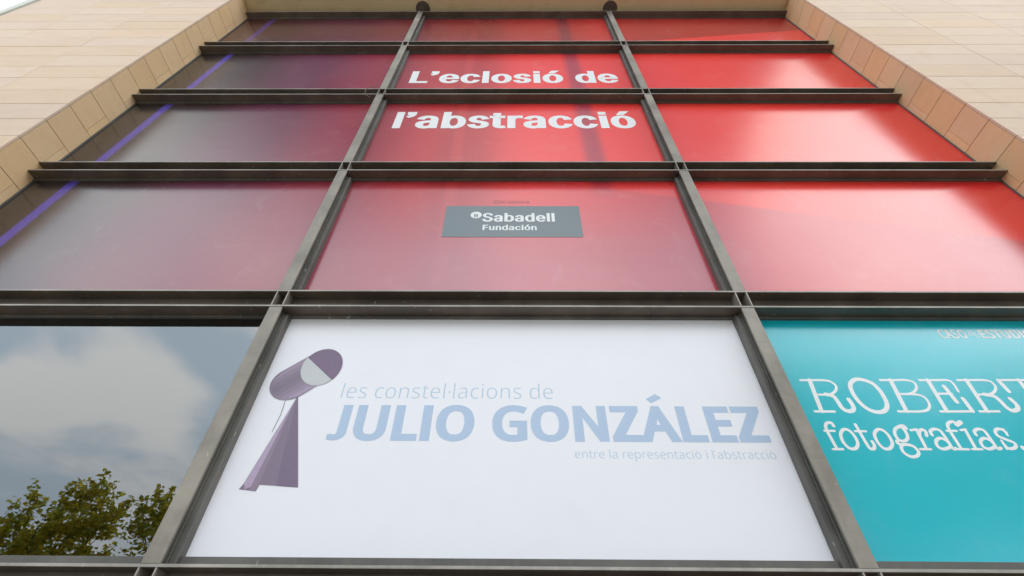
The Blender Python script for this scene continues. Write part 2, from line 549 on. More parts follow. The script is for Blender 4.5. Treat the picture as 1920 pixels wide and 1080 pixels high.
# shell behind the facade
zt = ZTOP * S + EYE
xl, xr = -3.2420 * S - .1, 5.8 * S
m = MB()
m.box(xl, xl + .3, YW * S + .5, 24, 0, zt, (.95, .95, .95))
m.build('side_wall', M_WALL, bld)
m = MB()
m.box(xr - .3, xr, YW * S + .5, 24, 0, zt, (.95, .95, .95))
m.build('side_wall', M_WALL, bld)
m = MB()
m.box(xl, xr, 24, 24.3, 0, zt, (.95, .95, .95))
m.build('rear_wall', M_WALL, bld)
m = MB()
m.box(xl, xr, YW * S + .46, 24.3, zt + .002, zt + .3)
m.build('roof', M_ROOF, bld)
# gallery behind the glass
m = MB()
m.box(-9, 9, 9.0, 9.2, 0.02, 16)
m.build('gallery_wall', M_DARKROOM, bld)
m = MB()
m.box(-9, 9, 3.7, 9.0, .004, .02)
m.build('gallery_floor', M_DARKROOM, bld)
m = MB()
m.box(-9, 9, 3.7, 9.0, 5.05, 5.25)
m.build('gallery_ceiling', M_DARKROOM, bld)

m = MB()
q = [P(a, 1.18, b) for a, b in ((-1.46, .875), (-1.30, 1.02), (-.66, 1.02), (-.66, .62), (-.78, .70))]
m.poly([(p[0], p[1], p[2]) for p in q] + [(p[0], p[1] + .03, p[2]) for p in q],
       [(4, 3, 2, 1, 0), (5, 6, 7, 8, 9)] + [(i, (i + 1) % 5, 5 + (i + 1) % 5, 5 + i) for i in range(5)])
m.build('gallery_screen', M_TRIM, bld)

# ------------------------------------------------------------------ steel grid
grid = thing('window_frame', P(0, YF, ZG), 'weathered dark steel beams and grey mullions dividing the opening into bays', 'window frame')
T = .020       # flange thickness
STIFF = .012
for i, (zb, ztp) in enumerate(BEAM):
    m = MB()
    x0, x1 = XJ0 * S + .002, XJ1 * S - .002
    z0, z1 = zb * S + EYE, ztp * S + EYE
    yf, yw, yb = YF * S, 1.034 * S, 1.0455 * S
    segs = [(x0, x1)]
    for (za, zc) in ((z0, z0 + T), (z1 - T, z1)):
        if za > ZSOF * S + EYE - .03:
            continue
        m.box(x0, x1, yf + .0035, yb, za, zc, (1, 1, 1), 0)
        m.box(x0, x1, yf, yf + .0033, za + .001, zc - .001, (1, 1, 1), 1, .0012)
    zt2 = min(z1 - T, ZSOF * S + EYE - .003)
    m.box(x0, x1, yw, yw + .012, z0 + T, zt2, (1, 1, 1), 0)
    for a, b in MUL:                                  # stiffener plates between the flanges
        for xx in (a * S, b * S - STIFF):
            m.box(xx, xx + STIFF, yf + .0045, yw, z0 + T + .0005, zt2 - .0005, (1, 1, 1), 2)
            m.box(xx + .001, xx + STIFF - .001, yf + .001, yf + .0043, z0 + T + .0005, zt2 - .0005, (1, 1, 1), 1)
    o = m.build('beam', [M_BEAM, M_EDGE, M_MULL], grid)
RW = .0146     # glazing rail width beside the mullion
spans = [(BEAM[k + 1][1], BEAM[k][0]) for k in range(5)] + [(ZG, BEAM[5][0])]
for a, b in MUL:
    m = MB()
    for zl, zh in spans:
        z0, z1 = zl * S + EYE + .001, zh * S + EYE - .001
        m.box(a * S, b * S, YF * S + .003, YF * S + .022, z0, z1, (1, 1, 1), 0, .0025)
        m.box(a * S + .020, b * S - .020, YF * S + .0225, 1.022 * S, z0, z1, (.8, .8, .8), 1)
        m.box(a * S + .004, b * S - .004, 1.0222 * S, 1.055 * S, z0, z1, (1, 1, 1), 1, .003)
    m.build('mullion', [M_MULL, M_RAIL], grid)
# glazing rails round every opening, one mesh per opening
bays = [(XJ0 + .001, MUL[0][0]), (MUL[0][1], MUL[1][0]), (MUL[1][1], XJ1 - .001)]
for r, (zl, zh) in enumerate(spans[:5]):
    for c, (xa, xb) in enumerate(bays):
        m = MB()
        z0, z1 = zl * S + EYE, zh * S + EYE
        x0, x1 = xa * S, xb * S
        lw = .012 if c == 0 else RW * S
        rw = .012 if c == 2 else RW * S
        y0, y1 = 1.0345 * S, 1.056 * S
        ys = 1.0245 * S
        m.box(x0 + lw + .0005, x1 - rw - .0005, y0, y1, z0 + .0005, z0 + .072, (1, 1, 1), 0, .003)
        m.box(x0 + .002, x1 - .002, 1.0375 * S, y1, z1 - .028, z1 - .0005, (1, 1, 1), 0, .003)
        m.box(x0 - (.003 if c else -.002), x0 + lw, ys if c else 1.040 * S, y1, z0 + .0008, z1 - .0285, (1, 1, 1), 0, .003)
        m.box(x1 - rw, x1 + (.003 if c < 2 else -.002), ys if c < 2 else 1.040 * S, y1, z0 + .0008, z1 - .0285, (1, 1, 1), 0, .003)
        m.build('glazing_rail', M_RAIL, grid)
for c, (xa, xb) in enumerate(bays):
    for r, (zl, zh) in enumerate(spans):
        if r == 5 or (r == 4 and c == 0):
            m = MB()
            yy = YP * S if r == 4 else 1.046 * S
            m.box(xa * S + .013, xb * S - RW * S - .001, yy, yy + .008, zl * S + EYE + .073, zh * S + EYE - .029)
            m.build('glass_pane', M_GLASS, grid)
for a, b in MUL:                                      # round collars on the soffit
    m = MB()
    cx = (a + b) / 2 * S + .04
    z = ZSOF * S + EYE
    m.cyl((cx, .995 * S, z - .012), .165, .0115, 32, 'Z', (.8, .8, .8), 0)
    m.cyl((cx, .995 * S, z - .040), .085, .0275, 24, 'Z', (1, 1, 1), 0)
    m.build('collar', [M_BEAM], grid)
# small wire loop caught on a beam
wpts = [(-.727, .992, 2.48), (-.742, .985, 2.465), (-.757, .982, 2.43), (-.757, .985, 2.395), (-.741, .992, 2.37), (-.726, .996, 2.362)]
m = MB()
m.tube([P(*q) for q in wpts], .0045, 6)
tag(m.build('wire', M_WIRE), 'thin bent wire loop hanging off a steel beam beside the mullion', 'wire')

# ------------------------------------------------------------------ lettering
NOTO = {"A":[429,[[0,0,187,482,242,482,428,0,366,0,308,148,118,148,61,0],[138,202,290,202,236,347,230,367,227,374,225,381,223,388,221,396,214,419,211,409,209,399,206,388,203,378,200,369,197,361,195,353,193,347]]],"C":[424,[[261,-7,226,-5,194,1,165,10,139,24,116,40,96,60,79,83,65,109,55,139,47,170,42,204,41,240,43,276,48,309,56,340,67,368,82,395,100,418,121,438,146,455,173,469,203,478,236,484,271,486,308,484,342,479,374,470,404,458,379,407,368,412,356,417,343,421,330,425,316,429,302,431,286,433,271,433,234,430,202,420,173,404,149,381,130,353,116,320,108,282,105,240,107,197,115,160,128,127,146,98,169,76,198,59,231,50,270,46,286,47,301,48,315,49,330,52,344,55,358,58,371,61,385,65,385,13,371,8,358,4,344,1,329,-2,314,-4,298,-6,280,-6]]],"D":[490,[[65,0,65,480,213,480,248,478,281,473,311,464,338,453,363,438,385,419,404,398,420,374,433,346,442,315,447,282,449,244,445,187,433,138,412,96,383,61,347,35,304,15,255,4,199,0],[126,52,191,52,276,64,337,99,373,159,385,242,383,287,374,326,359,358,338,383,312,403,281,417,245,425,204,428,126,428]]],"E":[373,[[65,0,65,480,333,480,333,426,126,426,126,277,321,277,321,224,126,224,126,53,333,53,333,0]]],"G":[489,[[271,-7,235,-5,202,1,172,10,145,23,121,40,100,59,82,82,67,108,56,137,48,169,43,203,41,240,43,276,48,310,58,341,71,370,87,396,107,419,129,439,155,456,185,469,217,479,252,484,289,486,309,486,329,484,347,482,366,479,383,475,400,470,417,464,433,458,410,406,397,411,383,416,368,421,352,425,336,429,320,431,303,433,286,433,245,430,210,420,178,404,152,381,131,353,116,320,107,282,104,240,105,212,109,186,114,161,123,139,133,118,146,100,162,84,181,70,202,59,226,52,254,47,285,46,300,46,314,47,327,48,338,49,349,51,360,53,369,55,379,57,379,199,273,199,273,253,439,253,439,18,420,12,400,7,380,3,361,-1,340,-3,318,-5,295,-6]]],"I":[193,[[65,0,65,480,126,480,126,0]]],"J":[239,[[53,0,46,1,38,1,31,2,25,2,19,3,14,5,8,6,4,7,4,47,9,47,15,46,20,45,26,43,33,43,39,43,45,43,52,42,60,43,68,43,76,45,84,47,91,51,98,54,103,60,108,66,112,73,115,82,117,92,118,103,118,480,178,480,178,107,176,81,170,59,159,41,144,26,125,15,104,7,80,2]]],"L":[352,[[65,0,65,480,126,480,126,54,335,54,335,0]]],"N":[510,[[65,0,65,480,135,480,391,83,394,83,392,115,390,162,389,174,389,186,389,198,389,209,389,480,445,480,445,0,375,0,118,398,116,398,117,386,117,372,118,357,119,340,120,322,120,304,121,286,121,268,121,0]]],"O":[525,[[263,-7,227,-5,194,1,165,11,139,24,116,41,96,61,79,84,65,111,55,140,47,171,42,205,41,241,42,277,47,310,55,341,65,370,79,396,96,419,116,439,139,456,165,470,195,479,227,485,263,487,298,485,329,479,358,470,384,456,407,440,427,420,444,397,458,370,469,341,477,310,482,277,484,240,482,204,477,171,469,139,458,110,444,84,427,61,407,41,384,24,358,11,329,1,297,-5],[263,46,301,49,333,59,361,75,382,98,399,126,410,159,417,198,420,240,417,283,410,321,399,354,382,382,361,405,334,421,301,431,263,434,225,431,193,421,165,405,143,382,126,354,114,321,107,283,105,240,107,198,114,159,126,126,143,98,165,75,192,59,225,49]]],"S":[369,[[166,-7,146,-6,127,-5,109,-3,91,-1,75,3,60,7,46,11,34,16,34,74,47,69,61,64,77,59,94,54,112,51,131,48,150,46,169,46,194,47,216,51,234,57,249,66,261,78,270,91,275,106,277,123,276,134,274,145,271,154,267,163,261,170,253,178,243,185,232,192,219,199,203,207,184,214,164,222,135,233,110,246,89,261,72,276,58,294,48,314,42,338,40,364,42,382,45,400,51,415,60,429,70,442,83,454,97,463,114,471,132,478,151,483,172,485,193,486,213,486,231,484,249,482,266,479,282,475,297,470,312,465,326,459,307,408,294,413,281,418,267,422,253,426,238,429,223,431,208,433,192,433,171,432,153,428,137,422,124,414,114,404,107,392,103,378,101,363,102,352,104,341,107,332,111,323,117,315,125,308,134,301,144,294,157,288,171,281,188,274,206,267,227,259,245,251,262,242,278,233,291,224,303,214,314,203,322,191,329,178,333,163,336,146,337,128,334,98,326,72,311,48,291,29,266,13,236,2,203,-4]]],"T":[373,[[156,0,156,426,7,426,7,480,366,480,366,426,217,426,217,0]]],"U":[491,[[243,-7,201,-4,164,5,133,21,107,42,87,68,72,98,63,133,60,171,60,480,121,480,121,169,123,141,129,117,138,96,152,78,170,64,191,54,217,48,246,46,277,48,303,54,324,65,341,80,354,99,363,120,368,143,370,169,370,480,430,480,430,169,429,145,425,122,418,100,410,80,398,61,384,44,368,29,348,16,326,6,301,-1,274,-5]]],"Z":[384,[[26,0,26,46,278,426,34,426,34,480,351,480,351,434,99,54,358,54,358,0]]],"a":[377,[[144,-7,121,-5,100,0,80,8,63,19,49,34,39,52,33,74,31,100,34,125,41,148,55,167,73,183,97,196,127,206,162,212,203,215,265,217,265,238,263,259,260,277,254,290,245,301,234,309,222,314,207,317,190,318,176,318,163,316,149,314,136,310,124,306,112,301,100,296,89,291,71,335,83,341,96,347,111,352,126,357,143,361,159,364,176,365,193,366,224,364,251,359,273,350,291,337,305,321,314,300,320,275,322,245,322,0,279,0,268,51,265,51,253,37,241,25,229,15,216,7,202,1,185,-3,166,-6],[158,41,180,43,200,47,218,55,234,66,247,80,256,98,262,119,264,144,264,176,211,174,180,172,154,167,133,161,118,152,107,142,98,130,94,116,92,99,93,85,97,73,102,63,110,55,120,49,132,44,144,42]]],"b":[413,[[228,-7,207,-6,189,-3,173,2,158,9,146,17,134,26,125,35,116,46,111,46,99,0,57,0,57,510,116,510,116,386,116,375,116,364,116,354,115,344,115,334,114,326,113,319,113,312,116,312,125,323,134,333,146,342,158,351,173,357,189,362,207,365,228,366,260,363,288,354,313,340,335,319,353,293,366,261,374,223,376,180,374,137,366,99,353,67,335,40,313,20,288,5,259,-4],[219,42,242,45,261,51,278,62,291,78,302,98,309,121,313,149,315,181,309,240,291,283,260,308,218,317,191,315,169,309,152,298,138,284,129,265,122,242,118,214,116,182,116,179,118,148,122,121,128,97,138,78,151,62,169,51,192,45]]],"c":[322,[[201,-7,178,-5,156,-2,136,4,117,13,99,24,83,38,70,54,58,73,49,95,42,120,38,147,37,178,38,210,42,238,49,264,59,286,71,306,85,322,101,336,119,347,139,356,160,362,182,365,206,367,219,366,233,365,246,363,259,361,271,358,282,355,292,351,300,347,282,298,274,301,265,304,255,307,244,310,234,312,224,314,214,315,204,315,158,306,125,281,105,238,98,179,100,148,105,121,113,98,124,79,138,64,156,53,177,46,201,44,215,45,229,46,241,48,253,50,264,54,274,57,285,61,294,65,294,13,285,8,275,4,265,1,254,-2,243,-4,230,-5,216,-6]]],"d":[413,[[185,-7,153,-4,124,5,99,20,77,40,60,66,47,98,39,136,37,179,39,223,47,261,60,293,78,319,100,340,125,355,153,364,185,367,205,366,223,363,239,358,254,351,266,343,278,334,288,324,297,314,301,314,299,339,298,348,297,355,297,361,297,367,297,510,356,510,356,0,308,0,300,48,297,48,288,37,278,27,267,18,254,9,239,2,223,-3,205,-6],[194,42,221,44,243,50,261,60,274,74,284,91,292,113,296,138,298,168,298,179,296,210,292,238,285,262,275,282,262,297,244,309,221,315,193,318,171,315,152,308,135,296,122,280,111,259,104,235,100,208,98,178,100,148,104,121,111,98,122,78,135,62,152,51,171,45]]],"e":[379,[[210,-7,185,-5,162,-2,140,5,120,14,101,26,85,40,71,57,59,76,49,98,42,122,38,149,37,177,38,206,42,232,48,257,57,279,68,299,81,316,96,331,112,344,131,354,151,361,173,365,196,367,218,365,239,362,258,355,276,347,291,335,305,322,317,307,327,290,335,271,340,250,343,228,345,204,345,169,98,169,101,140,107,115,116,93,129,76,146,62,165,52,188,46,213,44,230,44,245,45,260,47,274,50,287,54,301,58,314,63,328,69,328,17,315,11,301,6,287,2,274,-1,260,-4,245,-5,228,-6],[99,216,283,216,281,237,277,257,271,274,262,290,250,302,234,311,216,317,195,318,175,317,158,312,142,303,129,291,118,276,109,259,103,238]]],"i":[173,[[87,420,80,420,74,422,68,425,62,429,58,434,55,441,53,449,52,457,53,466,55,474,58,481,62,486,68,490,74,493,80,494,87,495,94,494,100,493,106,490,111,486,116,481,119,474,121,466,122,457,121,449,119,441,116,434,111,429,106,425,100,422,94,420],[57,0,57,360,116,360,116,0]]],"l":[173,[[57,0,57,510,116,510,116,0]]],"n":[415,[[57,0,57,360,105,360,113,311,117,311,126,324,138,336,151,345,165,353,181,359,197,363,213,366,230,367,261,365,287,359,309,349,328,335,342,317,352,295,359,267,361,234,361,0,302,0,302,230,297,268,282,295,257,312,222,317,194,315,171,309,153,298,139,283,129,265,122,242,118,216,116,187,116,0]]],"o":[406,[[202,-7,179,-5,157,-1,136,6,117,15,100,27,84,42,70,59,58,79,49,101,42,125,38,152,37,181,40,223,48,260,62,292,82,318,106,339,135,355,168,364,204,367,228,365,250,361,271,354,290,345,308,333,324,318,337,301,349,282,358,260,365,236,369,209,370,181,367,139,359,101,345,69,325,42,300,21,271,6,239,-4],[203,42,229,45,251,52,269,63,283,80,295,100,303,123,307,150,309,181,307,211,303,238,295,261,283,281,269,297,251,308,229,315,203,317,177,315,155,308,137,297,123,281,112,261,104,238,100,211,98,181,100,150,104,123,112,100,123,80,138,63,156,52,178,45]]],"p":[413,[[57,-161,57,360,105,360,113,311,116,311,125,322,135,333,146,342,158,351,173,358,189,363,208,366,228,367,260,364,288,355,314,341,335,320,353,294,366,262,374,224,376,181,374,137,366,100,353,68,335,41,313,20,288,5,260,-4,228,-7,208,-6,190,-3,173,2,159,9,146,17,135,26,125,36,116,46,112,46,113,40,113,33,114,25,115,17,115,8,116,1,116,-7,116,-13,116,-161],[219,42,235,43,249,47,262,53,273,60,283,70,291,82,299,95,305,110,309,126,312,143,314,162,315,181,313,211,309,237,302,260,291,280,278,296,261,308,241,315,218,317,192,315,171,309,153,300,140,286,130,269,123,247,118,222,116,192,116,181,118,149,122,122,128,98,138,78,151,63,169,51,192,45]]],"r":[277,[[57,0,57,360,105,360,112,294,115,294,124,308,135,322,147,334,160,345,174,355,190,361,207,365,225,367,230,367,235,366,241,366,247,366,252,365,258,364,263,364,267,363,260,308,255,309,251,310,246,311,241,312,236,312,231,313,226,313,221,313,207,312,194,309,182,304,169,298,158,290,147,280,138,268,131,256,124,241,120,226,117,210,116,192,116,0]]],"s":[322,[[148,-7,130,-6,113,-5,97,-3,83,-1,70,3,57,7,46,11,35,16,35,70,46,65,59,60,72,55,87,50,102,46,118,43,133,42,149,41,170,42,188,45,203,49,214,55,223,63,229,72,233,83,234,94,234,101,233,107,230,113,227,118,223,124,217,129,209,134,200,140,190,145,177,151,162,157,146,164,129,171,113,177,99,184,86,191,74,198,64,206,55,214,48,223,42,233,38,244,35,257,34,271,37,293,44,312,55,328,72,342,92,353,115,360,140,365,169,367,185,366,201,365,216,363,231,360,245,357,258,353,271,348,284,343,264,296,252,300,241,304,229,308,216,312,204,315,191,317,178,318,165,318,148,318,133,315,120,312,110,307,101,300,95,293,92,284,91,275,91,268,93,261,96,255,99,249,104,244,111,239,119,234,129,229,140,224,152,219,167,212,183,206,200,200,215,193,229,186,242,180,253,172,263,165,272,156,279,147,284,137,288,126,291,113,291,99,289,75,282,53,270,35,253,20,231,8,207,0,179,-5]]],"t":[242,[[167,-7,153,-6,140,-4,127,-1,115,3,104,9,94,16,85,26,77,37,70,50,65,66,63,84,62,105,62,314,11,314,11,343,62,366,86,443,121,443,121,360,225,360,225,314,121,314,121,106,122,91,125,77,130,66,137,57,145,51,155,46,165,43,177,42,184,42,191,42,198,43,205,44,212,45,218,46,223,48,228,49,228,4,222,2,216,0,209,-2,201,-4,192,-5,184,-6,175,-7]]],"·":[403,[[64,0,64,480,339,480,339,0],[98,34,306,34,306,445,98,445]]],"Á":[403,[[64,0,64,480,339,480,339,0],[98,34,306,34,306,445,98,445]]],"ó":[403,[[64,0,64,480,339,480,339,0],[98,34,306,34,306,445,98,445]]],"’":[403,[[64,0,64,480,339,480,339,0],[98,34,306,34,306,445,98,445]]]," ":[175,[]]}
